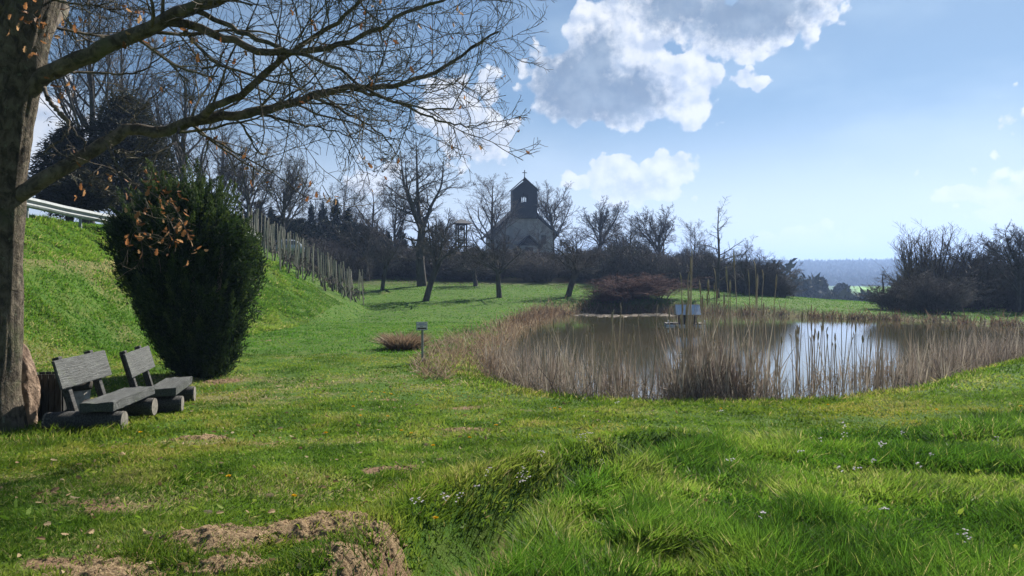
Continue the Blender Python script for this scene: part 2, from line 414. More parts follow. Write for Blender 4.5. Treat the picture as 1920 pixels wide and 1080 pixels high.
M_bin = simple('grey_bin_boards', (.030, .031, .030), (.070, .071, .068), 6, .85, .5, .01, 0, .2, (8, 8, 1))
M_steel = simple('galvanised_steel', (.20, .225, .235), (.30, .325, .335), 8, .6, .1, .002, .1, .3)
M_white = simple('white_enamel', (.62, .64, .66), (.80, .81, .82), 10, .4, .05, .001, 0, .5)
M_blue = simple('blue_print', (.05, .12, .38), (.07, .16, .45), 10, .5, .05, .001)
M_black = simple('black_print', (.02, .02, .025), (.04, .04, .045), 10, .5, .05, .001)
M_slate = simple('slate', (.018, .024, .040), (.045, .055, .080), 5, .65, .4, .01, 0, .3, (1, 1, 6))
M_plaster = simple('old_plaster', (.30, .31, .33), (.48, .49, .50), 1.2, .95, .4, .01)
M_stake = simple('grey_stake', (.22, .20, .17), (.42, .39, .33), 12, .9, .4, .004, 0, .2, (6, 6, 1))
M_roofm = simple('duck_house_roof', (.50, .58, .70), (.60, .68, .78), 5, .38, .15, .004, .3, .5)
M_float = simple('float_plastic', (.62, .66, .68), (.8, .82, .83), 8, .5, .1, .002)
M_stake_dark = M_wood
M_asph = simple('asphalt', (.040, .040, .042), (.065, .064, .062), 30, .9, .4, .005)
M_carp = simple('car_paint', (.40, .46, .54), (.44, .50, .58), 3, .22, .02, .001, .3, .6)
M_glass = mat('dark_glass', lambda t, o: prin(t, o, (.03, .04, .05, 1), .06, None, spec=.8))
M_tyre = simple('rubber', (.015, .015, .016), (.03, .03, .03), 20, .85)
M_lampg = mat('lamp_globe', lambda t, o: prin(t, o, (.62, .66, .68, 1), .3))
M_yel = leafmat('dandelion_petals', [(.75, .42, .01), (.85, .58, .02)], .2, .6)
M_pale = leafmat('cuckooflower_petals', [(.62, .56, .68), (.85, .82, .86)], .3, .6)
M_stem = leafmat('flower_stems', [(.05, .10, .02), (.10, .16, .04)], .3, .6)
M_fall = leafmat('fallen_leaves', [(.16, .10, .05), (.30, .21, .11), (.45, .36, .22)], .2, .7)

# ------------------------------------------------------------------ the pond outline and the lie of the land
def wpt(px, py): Y = F * CAMZ / (py - HZ); return ((px - 960) / F * Y, Y)
pond = [wpt(*q) for q in [(935, 655), (962, 617), (1010, 599), (1040, 590), (1120, 586), (1250, 587), (1400, 590), (1560, 597), (1700, 601), (1810, 607)]]
pond += [(26, 34), (27, 28), (24, 24.5), (19, 22.5)]
pond += [wpt(*q) for q in [(1960, 668), (1820, 705), (1700, 733), (1560, 750), (1400, 758), (1250, 756), (1120, 750), (1000, 733), (940, 703), (925, 680)]]
pc = np.array(pond + [pond[0]])
PC = smooth_path(pc, 140)[:-1, :2] if pc.shape[1] == 3 else smooth_path(np.c_[pc, np.zeros(len(pc))], 140)[:-1, :2]
PC = PC + (rng.random(PC.shape) - .5) * .25
def sdf(x, y):
    x = np.asarray(x, float).ravel(); y = np.asarray(y, float).ravel()
    d2 = np.full(x.shape, 1e9); ins = np.zeros(x.shape, bool)
    sel = (x > -30) & (x < 60) & (y > -10) & (y < 90)
    xs, ys = x[sel], y[sel]; dd = np.full(xs.shape, 1e9); ii = np.zeros(xs.shape, bool)
    for k in range(len(PC)):
        ax, ay = PC[k]; bx, by = PC[(k + 1) % len(PC)]; ex, ey = bx - ax, by - ay
        t = np.clip(((xs - ax) * ex + (ys - ay) * ey) / (ex * ex + ey * ey + 1e-9), 0, 1)
        dd = np.minimum(dd, (xs - ax - t * ex) ** 2 + (ys - ay - t * ey) ** 2)
        c = ((ay > ys) != (by > ys)); xi = ax + (ys - ay) / (by - ay + 1e-12) * ex
        ii ^= c & (xs < xi)
    d2[sel] = dd; ins[sel] = ii
    return np.where(ins, -1, 1) * np.sqrt(d2)
DITCH = np.array([(-.75, 3.4), (-.42, 4.2), (-.28, 4.9), (-.1, 5.5), (.35, 6.2), (.85, 6.9), (1.35, 7.6), (1.75, 8.0)])
def dpoly(x, y, pl):
    d = np.full(np.shape(x), 1e9)
    for (ax, ay), (bx, by) in zip(pl[:-1], pl[1:]):
        ex, ey = bx - ax, by - ay; t = np.clip(((x - ax) * ex + (y - ay) * ey) / (ex * ex + ey * ey), 0, 1)
        d = np.minimum(d, np.hypot(x - ax - t * ex, y - ay - t * ey))
    return d
def rough_h(x, y):
    z = .5 - .33 * S((y - 4) / 8) + .35 * S((x - 4) / 7) * (1 - S((y - 15) / 9))
    r = np.hypot(x, y)
    h = 5.3 * np.clip((y - 38) / 70, 0, 1.02) ** 1.3 * (1 - .92 * S((x - 8) / 30))
    fx = -11 + 2.7 * S((y - 28) / 12) - .25 * np.clip(y - 45, 0, 60)
    u = fx - x + (fbm(x, y, 3, 3) - .5) * .5
    p1 = np.interp(u, [-1, 0, .5, 3, 3.9, 4.5, 6.8, 9], [0, .03, .25, 2.62, 2.70, 3.0, 4.4, 4.6])
    p2 = np.interp(u, [-1, 0, 1, 7.2, 10], [0, .05, .5, 4.3, 4.6])
    b = S((y - 26) / 7); P = p1 * (1 - b) + p2 * b
    P = P * (1 - S((y - 160) / 200))
    z = z + (np.maximum(h, 0) ** 3 + np.maximum(P, 0) ** 3 + 1e-9) ** (1 / 3)
    z = z - 8.5 * S((y - 54) / 190) * S((x - 12) / 24)
    z = z - 3 * S((r - 130) / 250)
    far = np.clip(r - 430, 0, 300) / 300
    z = z + 9.0 * far
    z = z + 42 * S((r - 840) / 900) * (.86 + .22 * fbm(x, y, 700, 2)) + 8 * S((r - 1500) / 900)
    return z
def ground_h(x, y, micro=True):
    shp = np.shape(x); x = np.asarray(x, float).ravel(); y = np.asarray(y, float).ravel()
    z = rough_h(x, y); d = sdf(x, y); r = np.hypot(x, y)
    if micro:
        fade = 1 - S((r - 60) / 60)
        z = z + fade * ((fbm(x, y, 2.2, 4) - .5) * .12 + (fbm(x, y, .35, 2) - .5) * .03)
        dt = dpoly(x, y, DITCH)
        z = z - .60 * np.exp(-(dt / .36) ** 4) + .05 * np.exp(-((dt - .6) / .25) ** 2)
    z = np.where(d < 0, np.maximum(d * .35, -.7), np.where(d < 3, np.maximum(.02, z * S((d + .15) / 1.6)), z))
    return z.reshape(shp)
def gz(x, y): return float(ground_h(np.array([x]), np.array([y]))[0])
def gpt(px, py):
    """where the line of sight through a photo point meets the ground"""
    Y = 3.0
    while Y < 400:
        X = (px - 960) / F * Y; z = CAMZ - (py - HZ) / F * Y
        if z <= gz(X, Y): return X, Y
        Y *= 1.012
    return X, Y

# bare soil patches: photo point, half width, half depth (metres), strength
SOIL = [(610, 985, .42, .30, 1), (700, 1000, .36, .26, .8), (650, 1050, .36, .22, 1), (400, 1012, .42, .20, 1), (420, 1062, .30, .12, .9), (200, 1074, .45, .12, .95),
        (740, 884, .18, .18, .9), (870, 808, .34, .2, .9), (372, 822, .40, .25, .8), (485, 832, .30, .15, .6), (1035, 828, .2, .14, .5), (410, 716, .35, .4, .9),
        (160, 945, .55, .35, .62), (40, 930, .5, .35, .55), (700, 752, .7, .35, .5), (880, 762, .6, .3, .55), (1010, 770, .5, .25, .5), (450, 968, .4, .12, .5), (250, 965, .4, .2, .4),
        (505, 640, .6, .7, .5), (790, 700, .5, .5, .3)]
SOILW = []
for px_, py_, a_, b_, s_ in SOIL:
    X_, Y_ = gpt(px_, py_); SOILW.append((X_, Y_, a_, b_, s_))
def bare_shade_mask(x, y):
    m = np.zeros(np.shape(x)); wx = x + (fbm(x, y, .5, 3) - .5) * .5; wy = y + (fbm(x + 50, y, .5, 3) - .5) * .5
    for X_, Y_, a_, b_, s_ in SOILW:
        q = ((wx - X_) / a_) ** 2 + ((wy - Y_) / b_) ** 2
        m = np.maximum(m, s_ * np.exp(-q * .8))
    m = np.maximum(m, .9 * np.exp(-(dpoly(x, y, DITCH) / .26) ** 2))  # soil along the ditch stands in for the shade inside it
    return m
def dry_lit_mask(x, y):
    left = 1 - S((x + 1.5) / 3)
    near = left * (1 - S((y - 16) / 8)) * .7 * S((fbm(x, y, 1.1, 4) - .47) / .25)
    bank = S((-8.5 - x) / 2) * S((fbm(x + 9, y, 1.8, 4) - .48) / .3) * .55 * (1 - S((y - 60) / 20))
    shore = (1 - S(sdf(x, y) / 1.6).reshape(np.shape(x))) * .9
    lit_lip = np.exp(-((x + 13.95) / .30) ** 2) * (1 - S((y - 27) / 3)) * .9  # sunlit lip of the ledge, painted as a pale straw strip
    return np.clip(np.maximum(np.maximum(np.maximum(near, bank), shore), lit_lip), 0, 1)

def build_ground():
    g = np.sinh(np.linspace(-7.6, 7.6, 620)); g = g / np.abs(g).max() * 3600
    gx = g
    gy = np.concatenate([-np.sinh(np.linspace(6.2, 0.05, 110)) / np.sinh(6.2) * 3600, np.sinh(np.linspace(0, 7.4, 620)) / np.sinh(7.4) * 3600])
    # even spacing where the picture looks closely
    def warp(a, lo, hi, n):
        mid = np.linspace(lo, hi, n); return np.unique(np.concatenate([a[a < lo - .01], mid, a[a > hi + .01]]))
    gx = warp(gx, -13, 14, 330); gy = warp(gy, 2.5, 22, 330)
    X, Y = np.meshgrid(gx, gy); Z = ground_h(X, Y)
    nx, ny = len(gx), len(gy)
    V = np.stack([X, Y, Z], -1).reshape(-1, 3)
    i = np.arange(ny - 1)[:, None] * nx + np.arange(nx - 1)[None]
    Fq = np.stack([i, i + 1, i + nx + 1, i + nx], -1).reshape(-1, 4)
    x, y = V[:, 0], V[:, 1]; r = np.hypot(x, y)
    bare = bare_shade_mask(x, y); dry = dry_lit_mask(x, y)
    forest = S((r - 880) / 60) 
    field = S((r - 610) / 12) * (1 - S((r - 820) / 20)) * S((x - 235 - (r - 560) * .35) / 15) 
    field = field * (1 - S((x - 420) / 20)) * S(y / 100)
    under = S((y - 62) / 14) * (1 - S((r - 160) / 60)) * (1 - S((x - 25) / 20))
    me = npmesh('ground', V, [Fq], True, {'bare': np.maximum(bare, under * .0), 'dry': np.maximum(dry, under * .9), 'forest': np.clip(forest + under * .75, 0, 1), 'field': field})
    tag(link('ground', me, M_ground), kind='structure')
build_ground()

def build_water():
    c = PC.mean(0); out = c + (PC - c) * 1.03
    V = np.c_[out, np.zeros(len(out))]; V = np.vstack([V, [[c[0], c[1], 0]]]); n = len(out)
    f = np.array([[i, (i + 1) % n, n] for i in range(n)])
    tag(link('pond_water', npmesh('pond_water', V, [f]), M_water), kind='structure')
build_water()

def build_road():
    ys = np.linspace(-20, 120, 160); off = -8.0 - .25 * np.clip(ys - 45, 0, 60)
    L = []
    for i, y in enumerate(ys):
        x0 = -11 + 2.7 * float(S((y - 28) / 12)) + off[i] - 1.8
        for x in (x0, x0 - 5): L.append((x, y, 0))
    V = np.array(L); V[:, 2] = ground_h(V[:, 0], V[:, 1]) + .07
    i = np.arange(len(ys) - 1)[:, None] * 2
    tag(link('road', npmesh('road', V, [i + np.array([0, 2, 3, 1])]), M_asph), kind='structure')
build_road()

# ------------------------------------------------------------------ church, bell stand, lamp, car, rail
def church():
    X, Y = 1.85, 110; g = gz(X, Y) - .3
    t = empty('church', (X, Y, g), R(9), 'old church with pale front wall, dark slate belfry and cross on the hill', 'church')
    W, Ln = 4.3, 12.0; E = 4.5; Ar = 8.5                        # half width, length, eave, ridge
    b = SB(); b.prism([(-W, 0), (W, 0), (W, E), (0, Ar - .5), (-W, E)], 0, Ln); b.obj('wall', M_plaster, t)
    r = SB(); th = .28; k = (Ar - E) / W
    for s in (-1, 1):
        r.prism([(s * (W + .9), E - .9 * k + .1), (0, Ar + .1), (0, Ar + .1 + th), (s * (W + .9), E - .9 * k + .1 + th)], -.35, Ln + .3)
    roof = r.obj('roof', M_slate, t)
    # belfry: four slated walls with a twin opening front and back, open through
    tw, ty0, ty1, tz0, tz1, ap = 1.85, -.42, 1.5, 6.3, 10.5, 12.15
    q = SB()
    for y0, y1 in ((ty0, ty0 + .18), (ty1 - .18, ty1)):
        q.box((-(tw + .50) / 2, (y0 + y1) / 2, (tz0 + tz1) / 2), (tw - .50, y1 - y0, tz1 - tz0)); q.box(((tw + .50) / 2, (y0 + y1) / 2, (tz0 + tz1) / 2), (tw - .50, y1 - y0, tz1 - tz0))
        q.box((0, (y0 + y1) / 2, (tz0 + 8.65) / 2), (1.0, y1 - y0 - .004, 8.65 - tz0)); q.box((0, (y0 + y1) / 2, (9.95 + tz1) / 2), (1.0, y1 - y0 - .004, tz1 - 9.95))
        q.box((0, (y0 + y1) / 2, 9.3), (.14, (y1 - y0) * .8, 1.3))
        for s in (-1, 1):                                            # pointed heads of the openings
            q.prism([(s * .50, 9.50), (s * .50, 9.95), (s * .28, 9.95)], y0 + .02, y1 - .02); q.prism([(s * .07, 9.50), (s * .07, 9.95), (s * .28, 9.95)], y0 + .02, y1 - .02)
        q.prism([(-tw, tz1), (tw, tz1), (0, ap - .15)], y0 + .003, y1 - .003)
    for s in (-1, 1): q.box((s * (tw - .09), (ty0 + ty1) / 2, (tz0 + 8.6) / 2), (.18, ty1 - ty0 - .36, 8.6 - tz0)); q.box((s * (tw - .09), (ty0 + ty1) / 2, 10.25), (.18, ty1 - ty0 - .36, .5)); q.box((s * (tw - .09), .54, 9.35), (.17, 1.5, 1.5))
    bel = q.obj('belfry', M_slate, t)
    r = SB(); k2 = (ap - tz1) / tw
    for s in (-1, 1): r.prism([(s * (tw + .16), tz1 - .16 * k2 + .05), (0, ap + .05), (0, ap + .23), (s * (tw + .16), tz1 - .16 * k2 + .23)], ty0 - .12, ty1 + .12)
    r.obj('belfry_roof', M_slate, bel)
    c = SB(); c.box((0, ty0 + .3, ap + .75), (.11, .11, 1.2)); c.box((0, ty0 + .3, ap + .95), (.66, .10, .10)); c.sphere((0, ty0 + .3, ap + .25), .13); c.obj('cross', M_black, t)
    # porch
    p = SB(); p.box((.35, -1.0, 1.1), (2.7, 2.0, 2.2)); p.prism([(-1.0, 2.2), (1.7, 2.2), (.35, 3.3)], -2.0, 0); pr = p.obj('porch', M_plaster, t)
    p = SB()
    for s in (-1, 1): p.prism([(.35 + s * 1.75, 2.0), (.35, 3.55), (.35, 3.75), (.35 + s * 1.75, 2.2)], -2.3, -.01)
    p.prism([(-1.0, 2.22), (1.7, 2.22), (.35, 3.35)], -2.06, -2.01)
    p.obj('porch_roof', M_slate, pr)
    d = SB(); d.box((.35, -2.03, 1.0), (1.2, .06, 2.0), bev=.02); d.obj('door', M_brown, pr)
    for sx in (-2.6, 2.9):
        w = SB(); w.box((sx, -.03, 3.2), (.7, .06, 1.3)); w.obj('window', M_glass, t)
    for sy in (2.5, 5.5, 8.5):
        w = SB(); w.box((-W - .03, sy, 2.9), (.06, .8, 1.6)); w.obj('window', M_glass, t)
church()

def bell_stand():
    p = at(865, 445, 87); g = gz(p.x, p.y)
    top = CAMZ + (HZ - 420) / F * 87 - g
    t = empty('bell_stand', (p.x, p.y, g), R(20), 'open wooden bell stand with a small hipped roof left of the church', 'bell stand')
    for sx in (-.5, .5):
        for sy in (-.5, .5): SB().cyl((sx, sy, 0), (sx, sy, top), .1, .09, 8).obj('post', M_brown, t)
    for z in (top - 1.9, top - .1):
        b = SB()
        for s in (-.5, .5): b.box((0, s, z), (1.1, .12, .14)); b.box((s, 0, z + .02), (.11, 1.0, .13))
        b.obj('beam', M_brown, t)
    b = SB(); b.poly([(-1.15, -1.15, top), (1.15, -1.15, top), (1.15, 1.15, top), (-1.15, 1.15, top), (0, 0, top + .62)], [(0, 1, 2, 3), (0, 1, 4), (1, 2, 4), (2, 3, 4), (3, 0, 4)]); b.obj('roof', M_slate, t)
    b = SB(); b.cyl((0, 0, top - .75), (0, 0, top - .25), .3, .14, 12); b.cyl((0, 0, top - .25), (0, 0, top), .03, .03, 6); b.obj('bell', M_brown, t)
bell_stand()

def street_lamp():
    p = at(586, 450, 84); g = gz(p.x, p.y); h = CAMZ + (HZ - 421) / F * 84 - g
    t = empty('street_lamp', (p.x, p.y, g), 0, 'slim street lamp with a pale round globe above the vineyard stakes', 'street lamp')
    SB().cyl((0, 0, 0), (0, 0, h - .2), .045, .03, 10).obj('post', M_steel, t)
    SB().sphere((0, 0, h), .24, (1, 1, 1), 20).obj('globe', M_lampg, t, True)
street_lamp()

def car():
    Y = 66; p = at(528, 475, Y); g = gz(p.x, p.y)
    g = max(g, p.z - .3)
    t = empty('parked_car', (p.x, p.y, gz(p.x, p.y) + .0), R(20), 'pale blue grey hatchback parked on the bank behind the vineyard stakes', 'car')
    b = SB(); prof = [(-1.9, .35), (-1.95, .75), (-1.75, .95), (-1.0, 1.02), (-.45, 1.45), (.2, 1.52), (1.2, 1.48), (1.75, 1.05), (1.92, .9), (1.95, .4), (1.5, .28), (-1.5, .28)]
    b.prism(prof, -.82, .82)
    bmesh.ops.bevel(b.bm, geom=b.bm.edges[:], offset=.06, segments=2, affect='EDGES')
    bd = b.obj('body', M_carp, t, True)
    w = SB(); w.prism([(-.93, 1.06), (-.45, 1.40), (-.05, 1.44), (-.05, 1.04)], -.835, .835); w.prism([(.03, 1.04), (.03, 1.44), (1.1, 1.41), (1.5, 1.08)], -.835, .835); w.obj('side_window', M_glass, t)
    w = SB(); w.poly([(-1.03, -.68, 1.05), (-1.03, .68, 1.05), (-.50, .62, 1.455), (-.50, -.62, 1.455)], [(0, 1, 2, 3)])
    bmesh.ops.solidify(w.bm, geom=w.bm.faces[:], thickness=.03); w.obj('windscreen', M_glass, t)
    for x in (-1.25, 1.25):
        for s in (-1, 1):
            wh = SB().cyl((x, s * .68, .31), (x, s * .87, .31), .31, .31, 20).obj('wheel', M_tyre, t)
            SB().cyl((x, s * .862, .31), (x, s * .885, .31), .19, .17, 14).obj('rim', M_steel, wh)
    for s in (-.6, .6): SB().box((-1.93, s, .72), (.08, .3, .14), bev=.02).obj('headlight', M_lampg, t)
car()

def guard_rail():
    Y0 = 27.0; pts = []
    for Y in np.linspace(17, 44, 28):
        fx = -11 + 2.7 * float(S((Y - 28) / 12)); x = fx - 6.6; pts.append((x, Y, gz(x, Y)))
    pts = np.array(pts); o = pts[0].copy()
    t = empty('guard_rail', tuple(o), 0, 'pale steel crash barrier along the top of the grassy bank behind the big oak trunk', 'guard rail')
    Zt = pts[:, 2] + .62
    Zs = np.convolve(np.r_[Zt[:2], Zt, Zt[-2:]], np.ones(5) / 5, 'valid')
    prof = [(0, .16), (.05, .12), (.07, .07), (.01, .02), (0, 0), (.01, -.02), (.07, -.07), (.05, -.12), (0, -.16), (-.012, -.16), (-.012, .16)]
    V = []; n = len(prof)
    for i, p_ in enumerate(pts):
        for a, b in prof: V.append((p_[0] - o[0] + a * 1.2, p_[1] - o[1], Zs[i] - o[2] + b * 1.25))
    i = np.arange(len(pts) - 1)[:, None, None] * n; j = np.arange(n)[None, :, None]
    q = np.concatenate([i + j, i + (j + 1) % n, i + n + (j + 1) % n, i + n + j], 2).reshape(-1, 4)
    link('rail', npmesh('rail', V, [q]), M_steel, t)
    for k in range(1, len(pts), 3):
        SB().box((pts[k][0] - o[0] - .09, pts[k][1] - o[1], pts[k][2] - o[2] + .35), (.10, .07, 1.0), bev=.008).obj('post', M_steel, t)
guard_rail()

# ------------------------------------------------------------------ benches, bin, post, stone, sign, duck house
def wobble_box(d, seg, amp, seed, split=False):
    """a sawn timber with uneven faces"""
    r = np.random.default_rng(seed); nx, ny = seg
    bm = bmesh.new(); bmesh.ops.create_cube(bm, size=1)
    es = [e for e in bm.edges if abs(e.verts[0].co.x - e.verts[1].co.x) > .5]; bmesh.ops.subdivide_edges(bm, edges=es, cuts=nx)
    es = [e for e in bm.edges if abs(e.verts[0].co.y - e.verts[1].co.y) > .5]; bmesh.ops.subdivide_edges(bm, edges=es, cuts=ny)
    for v in bm.verts:
        x, y, z = v.co
        q = fbm(np.array([x * 9 + seed]), np.array([y * 6 + z * 3.1]), 1.0, 3)[0] - .5
        v.co = Vector((x * d[0] + (q * amp * .6 if abs(x) > .49 else 0), y * d[1] + q * amp * (2 if abs(y) > .49 else .3), z * d[2] + q * amp))
    be = [e for e in bm.edges if e.calc_face_angle(0) > .9]
    bmesh.ops.bevel(bm, geom=be, offset=.008, segments=2, affect='EDGES')
    return bm
def bench(loc, rz, label, seat_len, L):
    """local x runs along the seat, +y is the side one sits facing"""
    t = empty('log_bench', loc, rz, label, 'bench', 'rustic log benches by the oak')
    def put(bm, name, m, M, par=t):
        bmesh.ops.transform(bm, matrix=M, verts=bm.verts); me = bpy.data.meshes.new(name); bm.to_mesh(me); bm.free()
        for p in me.polygons: p.use_smooth = False
        return link(name, me, m, par)
    T = Matrix.Translation; Rx = lambda a: Matrix.Rotation(R(a), 4, 'X')
    put(wobble_box((seat_len, .40, .115), (22, 5), .022, L), 'seat', M_board, T((0, .10, .32)) @ Rx(2))
    put(wobble_box((L_BACK, .035, .36), (18, 1), .010, L + 3), 'backrest', M_board, T((0, -.33, .72)) @ Rx(16))
    for k, s in enumerate((-1, 1)):
        x = s * seat_len * .38
        tb = TB(); P = smooth_path([(x, -.54, .125), (x + .01, -.1, .13), (x, .36, .125)], 7); tb.add(P, np.array([.118, .122, .126, .122, .12, .122, .12]), 16, .05)
        lg = link('log_foot', tb.mesh('log_foot'), M_wood, t)
        for e, yy in ((-1, -.54), (1, .36)): SB().cyl((x, yy - e * .02, .125), (x, yy + e * .004, .125), .121, .117, 18).obj('sawn_end', M_endg, lg)
        SB().box((s * L_BACK * .30, -.335, .47), (.10, .085, .92), Matrix.Rotation(R(16), 3, 'X'), bev=.012).obj('back_post', M_wood, t)
L_BACK = 1.45
def place(px, py):
    X, Y = gpt(px, py); return X, Y, gz(X, Y)

bench((-5.22, 9.62, gz(-5.2, 9.3) - .01), R(-83), 'log bench nearest the oak trunk, with a wide weathered board as its back', 1.38, 11)
bench((-5.33, 11.3, gz(-5.5, 11.3)), R(-76), 'second log bench beside the dark juniper, its back board tilted', 1.36, 29)

def bits_behind_bench():
    p = (-6.18, 10.45); g = gz(*p)
    t = empty('plant_pot', (*p, g - .02), 0, 'pale concrete pot with a brown rim standing behind the first log bench', 'pot')
    prof = [(0, 0), (.15, 0), (.155, .03), (.19, .40), (.20, .42)]
    def lathe(prof, m, name, par, k=28):
        a = np.arange(k) * 2 * np.pi / k; V = np.array([(r_ * math.cos(q), r_ * math.sin(q), z_) for r_, z_ in prof for q in a]); n = len(prof)
        i = np.arange(n - 1)[:, None] * k; j = np.arange(k)[None]
        q = np.stack([i + j, i + (j + 1) % k, i + k + (j + 1) % k, i + k + j], -1).reshape(-1, 4)
        return link(name, npmesh(name, V, [q], True), m, par)
    lathe([(0.001, 0), (.15, 0), (.155, .03), (.20, .42), (.17, .42), (.16, .38), (0.001, .37)], M_conc, 'body', t)
    lathe([(.196, .42), (.215, .42), (.225, .53), (.20, .535), (.185, .44)], M_brown, 'rim', t)
    p = (-6.28, 10.05); g = gz(*p)
    t = empty('waste_bin', (*p, g - .02), R(10), 'dark grey boarded litter bin between the tan stone and the first bench', 'waste bin')
    b = SB()
    for k in range(5): b.box((-.16 + k * .08, -.15, .36), (.074, .018, .62), bev=.004); b.box((-.16 + k * .08, .15, .36), (.074, .018, .62), bev=.004)
    for s in (-1, 1):
        for k in range(3): b.box((s * .205, -.09 + k * .09, .36), (.018, .082, .62), bev=.004)
    b.box((0, 0, .07), (.38, .28, .03)); b.box((0, 0, .60), (.39, .28, .02)); b.obj('bin_body', M_bin, t)
    t2 = empty('ashtray_post', (p[0] - .19, p[1] - .28, g - .02), 0, 'short dark post with a small pale metal cap beside the litter bin', 'post')
    SB().cyl((0, 0, 0), (0, 0, .74), .042, .038, 12).obj('post', M_bin, t2)
    SB().cyl((0, 0, .74), (0, 0, .84), .055, .055, 18).obj('metal_cap', M_steel, t2)
    # stone
    bm = bmesh.new(); bmesh.ops.create_icosphere(bm, subdivisions=5, radius=1)
    r2 = np.random.default_rng(3); D = r2.normal(size=(26, 3)); D /= np.linalg.norm(D, axis=1, keepdims=True); H = .78 + .25 * r2.random(26)
    for v in bm.verts:
        n_ = np.array(v.co); s_ = min(1.05, float(np.min(np.where(D @ n_ > .05, H / np.maximum(D @ n_, .05), 9))))
        s_ *= 1 + .10 * (fbm(np.array([n_[0] * 3 + 5]), np.array([n_[1] * 3 + n_[2] * 4]), 1, 4)[0] - .5) * 2
        taper = 1 - .42 * max(0, n_[2]) 
        v.co = Vector((n_[0] * s_ * .34 * taper - .05 * n_[2], n_[1] * s_ * .32 * taper, n_[2] * s_ * .66 + .5))
    me = bpy.data.meshes.new('boulder'); bm.to_mesh(me); bm.free()
    for q in me.polygons: q.use_smooth = True
    o = link('boulder', me, M_rock); o.location = (-6.44, 9.6, gz(-6.2, 9.5) - .08); o.scale = (.78, .78, 1.12)
    tag(o, 'rough upright tan stone standing against the oak trunk', 'boulder')
bits_behind_bench()

def sign():
    X, Y, g = place(791, 681)
    t = empty('pond_sign', (X, Y, g - .02), R(3), 'small white notice board with blue edge on a metal post at the pond corner', 'sign')
    h = (681 - 604) / F * Y + .02
    SB().box((.01, .02, h / 2 - .02), (.055, .035, h - .03), bev=.006).obj('post', M_steel, t)
    bw, bh = .265, .20; z = h - bh / 2
    bo = SB().box((0, -.006, z), (bw, .010, bh), bev=.003).obj('board', M_white, t)
    e = SB(); e.box((0, -.013, z + bh / 2 - .008), (bw - .012, .003, .008)); e.box((0, -.013, z - bh / 2 + .008), (bw - .012, .003, .008))
    for s in (-1, 1): e.box((s * (bw / 2 - .008), -.013, z), (.008, .003, bh - .026))
    e.obj('border', M_blue, bo)
    e = SB()                                                        # rows of print, too far away to read
    for zz, w_, h_ in ((.062, .15, .014), (.030, .21, .018)):
        x = -w_ / 2
        while x < w_ / 2 - .01:
            l = rnd.uniform(.010, .026); e.box((x + l / 2, -.0135, z + zz), (l, .002, h_)); x += l + .006
    e.obj('blue_lettering', M_blue, bo)
    e = SB(); x = -.035
    while x < .035: e.box((x, -.0135, z - .005), (.010, .002, .014)); x += .015
    e.box((0, -.0135, z - .052), (.21, .003, .034)); e.obj('black_lettering', M_black, bo)
sign()

def duck_house():
    Y = 36.0; X = (1289 - 960) / F * Y
    t = empty('duck_house', (X, Y, 0), R(-6), 'floating wooden duck house with a pale blue metal roof on the pond', 'duck house')
    b = SB(); b.box((0, 0, .40), (.82, .66, .50), bev=.01); b.prism([(-.33, .65), (.33, .65), (0, .92)], -.41, .41, 'x'); bd = b.obj('body', M_brown, t)
    b = SB(); b.box((-.18, -.34, .32), (.22, .02, .28)); b.obj('doorway', M_black, bd)
    b = SB()
    for s in (-1, 1): b.prism([(s * .50, .55), (0, 1.01), (0, 1.035), (s * .50, .575)], -.58, .58, 'x')
    rf = b.obj('roof', M_roofm, t)
    SB().box((0, 0, 1.04), (1.18, .07, .02), bev=.004).obj('ridge_cap', M_steel, rf)
    b = SB(); b.box((-.12, 0, .12), (1.9, 1.1, .05), bev=.008); b.obj('deck', M_wood, t)
    for sx in (-.85, -.25, .55): SB().box((sx, -.45, .045), (.42, .16, .12), bev=.02).obj('float', M_float, t)
    for sx in (-.85, .55): SB().box((sx, .45, .045), (.42, .16, .12), bev=.02).obj('float', M_float, t)
    for s in (-.97, .75): SB().box((s, -.5, .20), (.06, .06, .20), bev=.01).obj('rail_post', M_float, t)
duck_house()

